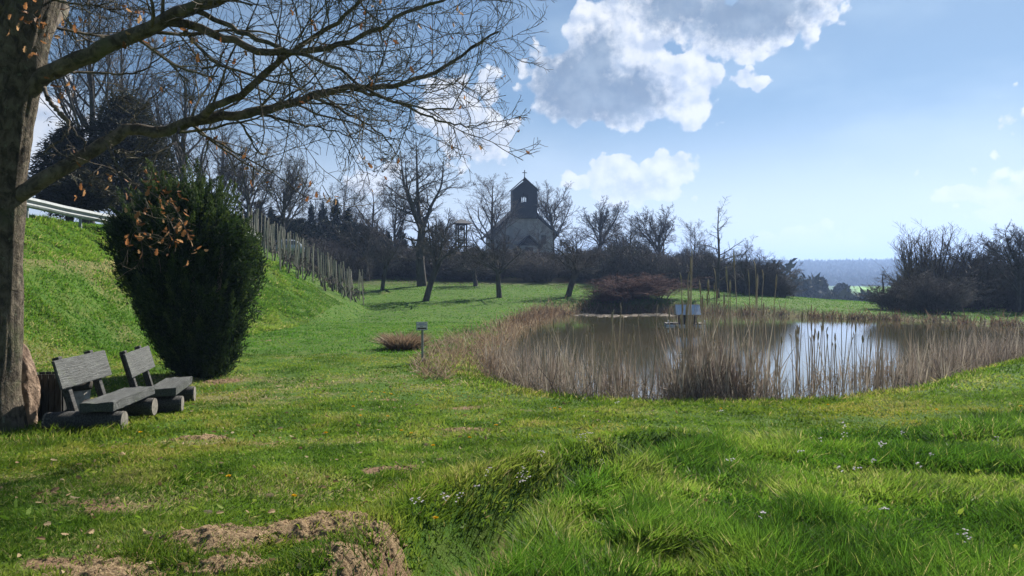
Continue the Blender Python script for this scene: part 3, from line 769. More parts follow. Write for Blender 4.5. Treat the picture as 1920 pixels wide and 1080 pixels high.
# ------------------------------------------------------------------ vineyard
def vineyard():
    prot = []
    for k in range(4):
        tb = TB(); h = 2.05; lean = rng.normal(size=2) * .06
        P = smooth_path([(0, 0, -.1), (lean[0] * .5, lean[1] * .5, h * .5), (lean[0], lean[1], h)], 6)
        tb.add(P, np.linspace(.034, .029, 6), 6, .1, cap=True); prot.append(tb.mesh('stake', False))
    vin = []
    for k in range(3):
        tb = TB(); P = smooth_path([(0, 0, -.05), (rng.normal() * .06, rng.normal() * .06, .25), (rng.normal() * .1, rng.normal() * .1, .5), (rng.normal() * .2, rng.normal() * .2, .72)], 8)
        tb.add(P, np.linspace(.05, .03, 8), 6, .2)
        Q, q = spawn(rng, P[None], np.linspace(.05, .03, 8)[None], 7, .5, 1, 65, .9, .02, .25, 6, .007); tb.add(Q, q, 3); vin.append(tb.mesh('vine'))
    n = 0; m = 0
    for row, Y0 in enumerate(np.arange(37.5, 54.5, 1.35)):
        for X0 in np.arange(-22, -8, .56):
            X = X0 + rng.normal() * .10; Y = Y0 + rng.normal() * .22 + (X0 + 9) * .12
            px = 960 + F * X / Y
            if px < 455 or px > 682: continue
            g = gz(X, Y); py = HZ - (g - CAMZ) * F / Y
            lim = np.interp(px, [455, 505, 640, 682], [488, 500, 563, 572])
            if py > lim or g > 4.7 or g < .5: continue
            if rng.random() < .05: continue
            o = link('vineyard_stake', prot[n % 4], M_stake); o.location = (X, Y, g); s_ = rng.uniform(.85, 1.12)
            o.rotation_euler = (rng.normal() * .05, rng.normal() * .06, rng.uniform(0, 6)); o.scale = (1, 1, s_)
            side = 'low end' if px > 640 else ('middle' if px > 560 else 'upper end near the parked car')
            tag(o, f'thin grey stake at the {side} of the vineyard', 'stake', f'vineyard stakes at the {side} of the slope'); n += 1
            if rng.random() < .55:
                o = link('grapevine', vin[m % 3], M_bark2); o.location = (X + .12, Y - .08, g); o.rotation_euler = (0, 0, rng.uniform(0, 6)); m += 1
                tag(o, f'gnarled bare grapevine at the {side} of the vineyard', 'grapevine', f'pruned vines at the {side} of the vineyard')
    print('stakes', n, 'vines', m)
vineyard()

# ------------------------------------------------------------------ bare trees
def variant(kind, seed):
    r = np.random.default_rng(seed); tr = TB(); cr = TB()
    if kind == 'upright':
        H = 14; P = smooth_path([(0, 0, -.3), (.1, .05, 3), (-.1, .1, 7), (.1, 0, 11), (0, .1, H)], 16); q = np.linspace(.26, .03, 16)
        tr.add(P, q, 8, .06); A, a = spawn(r, P[None], q[None], 22, .2, .97, 42, .46, .10, .10, 8, .02, .55); tr.add(A, a, 5)
        B, b = spawn(r, A, a, 7, .2, 1, 38, .55, .07, .12, 6, .012); cr.add(B, b, 3)
        Cc, c = spawn(r, B, b, 6, .15, 1, 36, .62, .05, .14, 5, .012); cr.add(Cc, c, 3)
        D, d = spawn(r, Cc, c, 3, .2, 1, 34, .7, .03, .15, 4, .010); cr.add(D, d, 3)
    elif kind == 'round':
        H = 9; P = smooth_path([(0, 0, -.3), (.1, 0, 1.5), (.25, .1, 3), (.2, .2, 4.5)], 9); q = np.linspace(.24, .13, 9)
        tr.add(P, q, 8, .08); A, a = spawn(r, P[None], q[None], 14, .40, 1, 44, 1.15, .05, .10, 9, .026, .5); tr.add(A, a, 5)
        B, b = spawn(r, A, a, 10, .15, 1, 42, .55, .05, .13, 7, .016); cr.add(B, b, 3)
        Cc, c = spawn(r, B, b, 8, .15, 1, 40, .6, .04, .15, 5, .013); cr.add(Cc, c, 3)
        D, d = spawn(r, Cc, c, 4, .15, 1, 40, .65, .03, .16, 4, .011); cr.add(D, d, 3)
    elif kind == 'forked':
        H = 14; tr_pts = smooth_path([(0, 0, -.3), (.2, 0, 3), (.1, .1, 5.5)], 8); q = np.linspace(.34, .24, 8); tr.add(tr_pts, q, 9, .08)
        st = [(.1, .1, 5.5)]
        for dx, dy, hh in ((-1.4, .3, 12.5), (.3, -.2, 14.2), (1.6, .4, 12), (.9, -.9, 13)):
            P = smooth_path([(.1, .1, 5.3), (.1 + dx * .5, dy * .5, 8), (dx * .9, dy, hh * .8), (dx, dy * 1.2, hh)], 12); qq = np.linspace(.16, .025, 12); tr.add(P, qq, 6, .05)
            A, a = spawn(r, P[None], qq[None], 13, .1, .98, 48, .34, .05, .13, 8, .02, .6); tr.add(A, a, 4)
            B, b = spawn(r, A, a, 8, .15, 1, 44, .55, .04, .14, 6, .012); cr.add(B, b, 3)
            Cc, c = spawn(r, B, b, 9, .15, 1, 40, .6, .03, .15, 5, .012); cr.add(Cc, c, 3)
        P = tr_pts[None]; A, a = spawn(r, P, q[None], 7, .55, .95, 75, .55, .03, .13, 7, .02, .5); tr.add(A, a, 4); B, b = spawn(r, A, a, 8, .2, 1, 45, .5, .03, .15, 6, .01); cr.add(B, b, 3)
        H = 14.2
    elif kind == 'orchard':
        H = 6.5; P = smooth_path([(0, 0, -.2), (.18, 0, .8), (.42, .05, 1.7)], 7); q = np.array([.27, .24, .22, .21, .2, .21, .23]) * (1 if seed % 13 == 9 else .6); tr.add(P, q, 9, .12)
        A, a = spawn(r, P[None], q[None], 10, .72, 1, 48, 2.1, .05, .14, 9, .04, .38); tr.add(A, a, 5, .05)
        B, b = spawn(r, A, a, 8, .2, 1, 52, .55, .06, .17, 6, .014); cr.add(B, b, 3)
        Cc, c = spawn(r, B, b, 7, .15, 1, 45, .6, .05, .16, 5, .009); cr.add(Cc, c, 3)
        D, d = spawn(r, Cc, c, 4, .15, 1, 40, .6, .03, .16, 4, .007); cr.add(D, d, 3); H = 6.0
    elif kind == 'sparse':
        H = 8.4; P = smooth_path([(0, 0, -.2), (0, .05, 2), (.1, 0, 4), (.0, .05, 6.3), (.1, 0, 8.2)], 14); q = np.linspace(.19, .025, 14); tr.add(P, q, 8, .08)
        A, a = spawn(r, P[None], q[None], 16, .28, .97, 58, .32, .04, .13, 8, .02, .5); tr.add(A, a, 4)
        L1 = smooth_path([(.05, 0, 1.5), (1.2, .2, 2.4), (2.4, .3, 4.0), (3.2, .2, 4.9)], 10); q1 = np.linspace(.09, .02, 10); tr.add(L1, q1, 5)
        A2, a2 = spawn(r, L1[None], q1[None], 9, .3, 1, 50, .4, .05, .14, 8, .014); A = np.concatenate([A, A2]); a = np.concatenate([a, a2]); tr.add(A2, a2, 4)
        B, b = spawn(r, A, a, 7, .15, 1, 45, .5, .05, .15, 6, .010); cr.add(B, b, 3)
        Cc, c = spawn(r, B, b, 4, .15, 1, 40, .55, .04, .15, 4, .007); cr.add(Cc, c, 3)
    elif kind == 'fan':
        H = 6.5
        n = 34; az = r.uniform(0, 2 * np.pi, n); tilt = np.abs(r.normal(0, .30, n)); hh = r.uniform(.75, 1.05, n) * H
        base = np.stack([.5 * np.cos(az), .5 * np.sin(az), 0 * az], 1); d = np.stack([np.sin(tilt) * np.cos(az), np.sin(tilt) * np.sin(az), np.cos(tilt)], 1)
        t = np.linspace(0, 1, 8)[None, :, None]; P = base[:, None] + d[:, None] * hh[:, None, None] * t + np.cumsum(r.normal(0, .05, (n, 8, 3)), 1) * t
        q = np.linspace(.055, .012, 8)[None] * np.ones((n, 1)); tr.add(P, q, 5)
        B, b = spawn(r, P, q, 13, .15, 1, 26, .38, .09, .08, 6, .011); cr.add(B, b, 3)
        Cc, c = spawn(r, B, b, 6, .15, 1, 28, .55, .06, .1, 4, .008); cr.add(Cc, c, 3)
    elif kind in ('shrub', 'thick'):
        H = 3.6; n = 30 if kind == 'shrub' else 46
        az = r.uniform(0, 2 * np.pi, n); tilt = np.abs(r.normal(0, .5, n)); hh = r.uniform(.6, 1.0, n) * H
        base = np.stack([r.normal(0, .6, n), r.normal(0, .5, n), 0 * az], 1); d = np.stack([np.sin(tilt) * np.cos(az), np.sin(tilt) * np.sin(az), np.cos(tilt)], 1)
        t = np.linspace(0, 1, 7)[None, :, None]; P = base[:, None] + d[:, None] * hh[:, None, None] * t + np.cumsum(r.normal(0, .06, (n, 7, 3)), 1) * t
        q = np.linspace(.035, .012, 7)[None] * np.ones((n, 1)); tr.add(P, q, 4)
        B, b = spawn(r, P, q, 11, .1, 1, 48, .42, .04, .14, 5, .012); cr.add(B, b, 3)
        Cc, c = spawn(r, B, b, 7 if kind == 'shrub' else 9, .1, 1, 45, .6, .03, .16, 4, .009); cr.add(Cc, c, 3)
        if kind == 'thick':
            D, d = spawn(r, Cc[::2], c[::2], 3, .1, 1, 45, .7, .02, .16, 4, .008); cr.add(D, d, 3)
    w = np.concatenate(cr.V); wid = np.percentile(np.abs(w[:, :2]), 96) * 2; top = np.percentile(w[:, 2], 99.7)
    return dict(trunk=tr.mesh('trunk'), crown=cr.mesh('crown', False), H=top, W=wid, n=0)
VAR = {}
def get_var(kind, k, tmat):
    key = (kind, k, tmat.name)
    if key not in VAR:
        base = VAR.get((kind, k))
        if base is None: base = VAR[(kind, k)] = variant(kind, 100 + 13 * k + sum(map(ord, kind)))
        v = dict(base); v['trunk'] = base['trunk'].copy(); v['crown'] = base['crown'].copy()
        v['trunk'].materials.append(M_bark2); v['crown'].materials.append(tmat); VAR[key] = v
    return VAR[key]
def tree(kind, k, px, ytop, Y, wpx, label, cat='tree', name=None, group=None, tmat=None, lean=0.0, rz=None, ypx=None):
    v = get_var(kind, k, tmat or M_twig)
    X = (px - 960) / F * Y; g = gz(X, Y); h = CAMZ + (HZ - ytop) / F * Y - g
    t = empty(name or {'fan': 'willow', 'shrub': 'bare_shrub', 'thick': 'bare_shrub'}.get(kind, 'bare_tree'), (X, Y, g - .05), rnd.uniform(0, 6.28) if rz is None else rz, label, cat, group)
    s = h / v['H']; w = (wpx / F * Y) / v['W']; t.scale = (w, w, s); t.rotation_euler.y = lean
    link('trunk', v['trunk'], None, t); link('crown', v['crown'], None, t)
    return t
TREES = [
 # behind the road, upper left
 ('upright', 0, 172, -90, 46, 190, 'tall bare tree rising behind the oak trunk'),
 ('upright', 1, 232, -60, 50, 170, 'tall bare tree crossing behind the middle of the upper oak limb'),
 ('upright', 2, 345, 78, 56, 200, 'tall bare lime tree standing directly above the juniper top'),
 ('upright', 0, 418, 190, 66, 110, 'slender pale birch like tree to the right of the juniper top'),
 ('round', 0, 468, 262, 64, 120, 'bare round crowned tree behind the upper end of the vineyard'),
 ('round', 1, 528, 278, 66, 105, 'purplish bare round tree above the parked car'),
 ('upright', 1, 300, 140, 62, 120, 'thin bare tree rising behind the brown conifer'),
 ('upright', 2, 592, 352, 92, 60, 'small bare tree behind the street lamp'),
 ('upright', 0, 645, 330, 96, 90, 'slim bare tree between the cypresses and the vineyard end'),
 ('upright', 1, 700, 322, 90, 100, 'bare tree with upright twigs at the meadow edge left of the tall forked tree'),
 # around the meadow and the church
 ('forked', 0, 792, 252, 66, 130, 'tall forked bare tree rising highest above the meadow'),
 ('upright', 2, 742, 340, 84, 90, 'bare tree close behind the tall forked tree on its left'),
 ('round', 2, 832, 400, 92, 55, 'low bare tree between the tall forked tree and the bell stand'),
 ('upright', 0, 922, 322, 102, 100, 'feathery bare tree at the left side of the church roof'),
 ('upright', 1, 948, 375, 98, 60, 'thin bare tree in front of the church roof slope'),
 ('round', 0, 1036, 342, 112, 88, 'broad bare tree at the right side of the belfry'),
 ('round', 1, 1122, 368, 96, 100, 'round bare tree two crowns right of the belfry'),
 ('upright', 2, 1182, 402, 90, 70, 'thin bare tree between two round trees right of the church'),
 ('round', 2, 1240, 386, 88, 100, 'wide bare tree above the reddish bush'),
 ('upright', 0, 1302, 408, 80, 60, 'twiggy bare tree just left of the sparse tree by the pond'),
 ('upright', 1, 1010, 410, 96, 50, 'slender bare tree in front of the church porch'),
 ('upright', 2, 1080, 425, 90, 70, 'low bare tree at the right foot of the church hill'),
 ('round', 0, 1165, 428, 84, 90, 'low spreading bare tree in the thicket right of the church'),
 ('sparse', 0, 1346, 366, 56, 120, 'sparse bare fruit tree with one long side limb beside the far pond shore'),
 ('upright', 2, 1398, 455, 62, 70, 'small bare tree under the long limb of the sparse fruit tree'),
 # meadow trees
 ('orchard', 0, 797, 392, 52, 150, 'leaning orchard tree with a thick dark trunk in the middle of the meadow'),
 ('orchard', 1, 937, 425, 55, 140, 'orchard tree with a thin mossy trunk right of the leaning one'),
 ('orchard', 2, 1064, 430, 56, 112, 'crooked orchard tree at the right end of the meadow'),
 ('orchard', 1, 716, 430, 62, 110, 'straight trunked orchard tree near the low end of the vineyard'),
 ('orchard', 2, 892, 462, 66, 80, 'small orchard tree farthest back in the meadow'),
 ('orchard', 0, 690, 395, 72, 110, 'dark orchard tree where the meadow meets the thicket'),
 # right side beyond the pond
 ('fan', 0, 1738, 420, 52, 175, 'fan shaped pollarded willow beyond the right end of the pond'),
 ('round', 1, 1835, 446, 50, 120, 'bare tangled tree right of the fan shaped willow'),
 ('round', 2, 1908, 418, 46, 130, 'bare tree at the right edge of the picture beyond the pond'),
 ('round', 0, 1985, 425, 46, 140, 'bare tree partly cut off at the far right'),
 ('sparse', 0, 1655, 498, 54, 90, 'small leafless sapling standing before the pale green field'),
]
for a in TREES:
    kind, k, px, yt, Y, w, lab = a
    tree(kind, k, px, yt, Y, w, lab, tmat=M_twigw if kind == 'fan' else None, lean=.10 if lab.startswith('leaning') else 0, rz=(0.0 if kind in ('sparse',) or lab.startswith('leaning') else None))
# shrubs
tree('thick', 0, 1190, 512, 54, 170, 'wide reddish brown bare bush on the far pond shore', 'bush', 'red_bush', tmat=M_twigr)
tree('thick', 1, 1150, 530, 53, 90, 'low reddish bush at the left flank of the wide reddish bush', 'bush', 'red_bush', tmat=M_twigr)
tree('thick', 2, 1430, 474, 64, 105, 'dense dark bush right of the sparse fruit tree', 'bush', 'dark_bush')
tree('thick', 0, 1395, 500, 66, 100, 'dense dark bush under the long limb of the sparse tree', 'bush', 'dark_bush')
tree('thick', 1, 1460, 515, 62, 60, 'small rounded bush at the right end of the dark thicket', 'bush', 'dark_bush')
sh = []
def shrubs(n, p0, p1, Y0, Y1, ytop, lab, grp, wp=(95, 150), mats=(None,)):
    for i in range(n):
        px = p0 + (p1 - p0) * (i + rnd.random()) / n; Y = rnd.uniform(Y0, Y1)
        yt = np.interp(px, *ytop) + rnd.uniform(-10, 12)
        tree('thick' if rnd.random() < .7 else 'shrub', rnd.randrange(3), px, yt, Y, rnd.uniform(*wp), lab, 'bush', group=grp, tmat=rnd.choice(mats))
shrubs(20, 690, 1130, 72, 86, ([690, 830, 865, 900, 1000, 1130], [455, 462, 480, 470, 470, 472]), 'bare grey shrub in the thicket below the church', 'thicket shrubs below the church')
shrubs(12, 1120, 1400, 68, 80, ([1120, 1250, 1400], [472, 468, 488]), 'bare grey shrub in the thicket between the church hill and the pond', 'thicket shrubs behind the pond')
shrubs(10, 1680, 1960, 44, 56, ([1680, 1760, 1920], [520, 500, 505]), 'dark bare shrub in the hedge beyond the right end of the pond', 'hedge shrubs beyond the pond', (80, 130))
shrubs(7, 470, 690, 74, 84, ([470, 690], [420, 470]), 'dark bare shrub on the bank behind the vineyard', 'shrubs behind the vineyard', (90, 130))

# ------------------------------------------------------------------ evergreen crowns
def crown_blades(name, profile, nclump, per, Lc, leafL, leafW, m, parent, up=.6, fill=.35, rag=.22):
    """foliage in sprays; profile: list of (z, radius)"""
    zs, rs = np.array(profile).T
    w = np.interp(np.linspace(zs[0], zs[-1], 200), zs, rs) ** 1.0; zz = np.linspace(zs[0], zs[-1], 200)
    z = rng.choice(zz, nclump, p=w / w.sum()) + rng.normal(size=nclump) * .03 * (zs[-1] - zs[0]) / 4
    az = rng.uniform(0, 2 * np.pi, nclump)
    R_ = np.interp(z, zs, rs) * (1 + rag * (fbm(az * 2.2 + 20, z * 1.4, 1.0, 3) - .5) * 2)
    f = 1 - fill * rng.random(nclump) ** 1.6
    tip = np.stack([R_ * f * np.cos(az), R_ * f * np.sin(az), z], 1)
    out = np.stack([np.cos(az), np.sin(az), np.full(nclump, up)], 1); out += rng.normal(size=out.shape) * .22; out /= np.linalg.norm(out, axis=1, keepdims=True)
    t = rng.random((nclump, per)) ** .8
    L = Lc * (.6 + .8 * rng.random(nclump))
    pos_ = tip[:, None] - out[:, None] * (L[:, None] * (1 - t))[..., None] + rng.normal(size=(nclump, per, 3)) * (.05 + .12 * (1 - t))[..., None] * Lc
    d = out[:, None] * .9 + rng.normal(size=(nclump, per, 3)) * .42
    tint = np.clip(.25 + .5 * rng.random((nclump, 1)) + .3 * (rng.random((nclump, per)) - .5), 0, 1)
    N = nclump * per
    return blades(name, pos_.reshape(-1, 3), d.reshape(-1, 3), leafL * rng.uniform(.6, 1.3, N), leafW * rng.uniform(.7, 1.3, N), np.zeros((N, 3)), tint.ravel(), m, parent)

def shear(o):
    n = len(o.data.vertices); q = np.empty(n * 3, np.float32); o.data.vertices.foreach_get('co', q); q = q.reshape(-1, 3); q[:, 0] -= .10 * np.clip(q[:, 2], 0, 9) ; o.data.vertices.foreach_set('co', q.ravel())
def juniper():
    X, Y, g = place(376, 706)
    t = empty('juniper', (X, Y, g), 0, 'big dark green juniper bush with upswept ragged sides behind the benches', 'bush')
    tb = TB()
    for k in range(9):
        a = k * .7; P = smooth_path([(.12 * math.cos(a), .12 * math.sin(a), -.1), (.3 * math.cos(a), .3 * math.sin(a), .6), (.7 * math.cos(a), .7 * math.sin(a), 1.8), (.9 * math.cos(a), .9 * math.sin(a), 2.9)], 8)
        tb.add(P, np.linspace(.09, .03, 8), 6, .1)
    link('trunk', tb.mesh('trunk'), M_bark, t)
    prof = [(.05, .45), (.25, .64), (.87, .88), (1.63, 1.20), (2.3, 1.42), (2.8, 1.48), (3.2, 1.28), (3.55, .85), (3.85, .45), (4.0, .2)]
    s = Y / 15.4; prof = [(a * s, b * s * .93) for a, b in prof]
    cr_ = crown_blades('crown', prof, 1900, 62, .62, .085, .020, M_yew, t, 1.1, fill=.34, rag=.45)
    shear(cr_)
    p2 = [(a, b * .78) for a, b in prof]
    shear(crown_blades('inner_foliage', p2, 900, 40, .6, .16, .05, M_yew, t, .8, fill=.9))
    # upswept plumes that break the outline
    n = 380; az = rng.uniform(0, 6.28, n); z = (.35 + 3.45 * rng.random(n) ** .8) * s; rr = np.interp(z, *np.array(prof).T) * rng.uniform(.85, 1.12, n)
    tipp = np.stack([rr * np.cos(az), rr * np.sin(az), z + rng.uniform(.05, .42, n) + .42 * rng.random(n) ** 2 * (z > 2.4)], 1)
    dr = np.stack([np.cos(az) * .55, np.sin(az) * .55, np.full(n, 1.0)], 1) + rng.normal(size=(n, 3)) * .16; dr /= np.linalg.norm(dr, axis=1, keepdims=True)
    k = 230; tt = rng.random((n, k)); L = rng.uniform(.5, 1.0, n)
    p = tipp[:, None] - dr[:, None] * (L[:, None] * (1 - tt))[..., None] + rng.normal(size=(n, k, 3)) * (.010 + .058 * (1 - tt))[..., None]
    dd = dr[:, None] + rng.normal(size=(n, k, 3)) * .40
    blades('outer_sprays', p.reshape(-1, 3), dd.reshape(-1, 3), rng.uniform(.04, .085, n * k), .013, np.zeros((n * k, 3)), np.clip(.15 + .6 * tt + .3 * rng.random((n, k)) + .5 * (rng.random((n, 1)) - .5), 0, 1).ravel(), M_yew, t); shear(bpy.data.objects['outer_sprays'])  # sprays paler towards their tips: sunlight painted into the tint
juniper()

def conifer(name, px, ytop, ybase_crown, Y, wpx, label, m, prof, ncl, per, Lc, lL, lW, up, trunk_r=.2, cat='tree', group=None, fill=.6):
    X = (px - 960) / F * Y; g = gz(X, Y)
    zt = CAMZ + (HZ - ytop) / F * Y - g; zb = max(CAMZ + (HZ - ybase_crown) / F * Y - g, .05); w = wpx / 2 / F * Y
    t = empty(name, (X, Y, g - .1), 0, label, cat, group)
    tb = TB(); tb.add(smooth_path([(0, 0, -.2), (.05, 0, zt * .5), (0, 0, zt * .93)], 8), np.linspace(trunk_r, .04, 8), 8, .06); link('trunk', tb.mesh('trunk'), M_bark2, t)
    pr = [(zb + (zt - zb) * a, w * b) for a, b in prof]
    crown_blades('crown', pr, ncl, per, Lc, lL, lW, m, t, up, fill=fill)
    return t
cone = [(0, .75), (.12, 1), (.35, .85), (.65, .5), (.88, .2), (1, .04)]
broad = [(0, .55), (.15, .95), (.4, 1), (.7, .85), (.9, .55), (1, .2)]
colm = [(0, .7), (.1, 1), (.6, .9), (.85, .55), (1, .08)]
conifer('brown_conifer', 235, 175, 392, 41, 165, 'broad brownish conifer filling the gap below the lower oak limb', M_conif, broad, 900, 34, 1.3, .24, .05, .1, .24)
conifer('brown_conifer', 130, 235, 400, 40, 130, 'dark drooping conifer close beside the oak trunk at the roadside', M_conif, broad, 700, 34, 1.3, .24, .05, -.1, .24)
conifer('brown_conifer', 160, 330, 385, 33, 110, 'low dark conifer with a bare grey trunk just behind the crash barrier', M_conif, broad, 420, 34, .9, .22, .06, -.1, .20)
conifer('spruce', 305, 300, 440, 44, 90, 'dark green spruce between the brown conifer and the juniper', M_cypr, cone, 800, 34, .9, .22, .06, -.15, .2)
for px, yt, w, lab in ((583, 378, 16, 'thinnest dark cypress in the churchyard left of the lamp'), (606, 374, 26, 'dark pointed cypress right behind the street lamp'), (630, 372, 34, 'broadest dark cypress in the churchyard row'), (653, 388, 24, 'dark cypress at the right end of the churchyard row'), (728, 432, 18, 'small dark cypress left of the tall forked tree'), (752, 426, 22, 'small dark cypress behind the tall forked tree'), (486, 372, 30, 'dark cypress behind the first vineyard stakes'), (508, 386, 26, 'short dark cypress left of the parked car')):
    conifer('cypress', px, yt, 490, 88 + rnd.uniform(-3, 3), w * 1.15, lab, M_cypr, colm, 260, 30, .8, .26, .07, 1.5, .12, group='churchyard cypresses', fill=.8)
hedge_spots = [(430, 405, 62, 110), (470, 398, 66, 100), (520, 405, 72, 110), (560, 410, 78, 110), (610, 412, 84, 110), (660, 415, 86, 110), (700, 432, 88, 100)]
hl = ['behind the juniper shoulder', 'above the first vineyard stakes', 'above the parked car', 'just left of the lamp globe', 'below the tall cypresses', 'at the end of the cypress row', 'where the meadow thicket starts']
for (px, yt, Y, w), l in zip(hedge_spots, hl):
    conifer('evergreen_shrub', px, yt, 505, Y, w, 'dark evergreen shrub ' + l, M_cypr, broad, 520, 30, 1.2, .30, .10, .3, .15, 'bush', 'dark evergreens along the churchyard', .8)

# masses of twigs nobody could count
def thicket(name, n, fn, L, W, m, tintr=(0, 1), bendz=0):
    P = fn(n); d = rng.normal(size=P.shape) * .55 + np.array([0, 0, .8])
    blades(name, P, d, rng.uniform(*L, len(P)), rng.uniform(*W, len(P)), rng.normal(size=P.shape) * .3, rng.uniform(*tintr, len(P)), m)
    return tag(bpy.data.objects[name], None, None, None, 'stuff')
M_thick = leafmat('thicket_twigs', [(.024, .022, .022), (.050, .045, .044), (.080, .072, .070), (.06, .07, .045)], .1, .8)
def band(p0, p1, Y0, Y1, ytop, low=0.0):
    def fn(n):
        px = rng.uniform(p0, p1, n); Y = rng.uniform(Y0, Y1, n); X = (px - 960) / F * Y; g = ground_h(X, Y, False)
        top = CAMZ + (HZ - (np.interp(px, *ytop) + (fbm(px, Y * 3, 45, 3) - .5) * 60)) / F * Y - g
        z = g + low + rng.random(n) ** .8 * np.clip(top, .2, 9) ; return np.stack([X, Y, z], 1)
    return fn
def fns(*fs):
    def fn(n): return np.concatenate([f(int(n * w)) for f, w in fs])
    return fn
thicket('undergrowth', 150000, fns((band(690, 1130, 74, 90, ([690, 860, 960, 1130], [468, 475, 480, 478])), .42), (band(1110, 1480, 66, 80, ([1110, 1300, 1400, 1480], [480, 482, 500, 545])), .30),
        (band(440, 700, 70, 84, ([440, 700], [440, 482])), .14), (band(1670, 2050, 46, 60, ([1670, 1720, 1800, 2050], [545, 515, 508, 510])), .14)), (.35, .8), (.02, .045), M_thick)
M_wood_far = leafmat('far_canopy', [(.016, .024, .014), (.03, .04, .02), (.05, .055, .03)], .1, .9)
def valley(n):
    r_ = rng.uniform(190, 420, n); a = R(1) * rng.uniform(17, 40, n); keep = fbm(r_ * 3, a * 600, 60, 3) > .44
    r_, a = r_[keep], a[keep]; X = np.sin(a) * r_; Y = np.cos(a) * r_; return np.stack([X, Y, ground_h(X, Y, False) + rng.random(len(X)) * (5 + 9 * fbm(X, Y, 25, 2)) * np.where(a > R(22.6), .45, 1)], 1)
thicket('valley_woods', 90000, valley, (1.2, 2.6), (.6, 1.2), M_wood_far)
def ridge(n):
    r_ = rng.uniform(900, 1900, n); a = R(1) * rng.uniform(12, 48, n); X = np.sin(a) * r_; Y = np.cos(a) * r_
    return np.stack([X, Y, ground_h(X, Y, False) + rng.random(n) * 5 - 2], 1)
thicket('ridge_forest', 45000, ridge, (5, 10), (4, 8), M_wood_far)
conifer('valley_tree', 1535, 521, 556, 205, 30, 'rounded dark tree standing alone in the blue valley', M_wood_far, broad, 420, 24, 1.6, .9, .5, .3, .3)
conifer('valley_tree', 1578, 533, 556, 215, 26, 'smaller dark tree right of the rounded one in the valley', M_wood_far, broad, 300, 24, 1.6, .9, .5, .3, .3)
conifer('valley_tree', 1500, 530, 556, 215, 40, 'low dark tree left of the rounded one in the valley', M_wood_far, broad, 360, 24, 1.6, .9, .5, .3, .3)

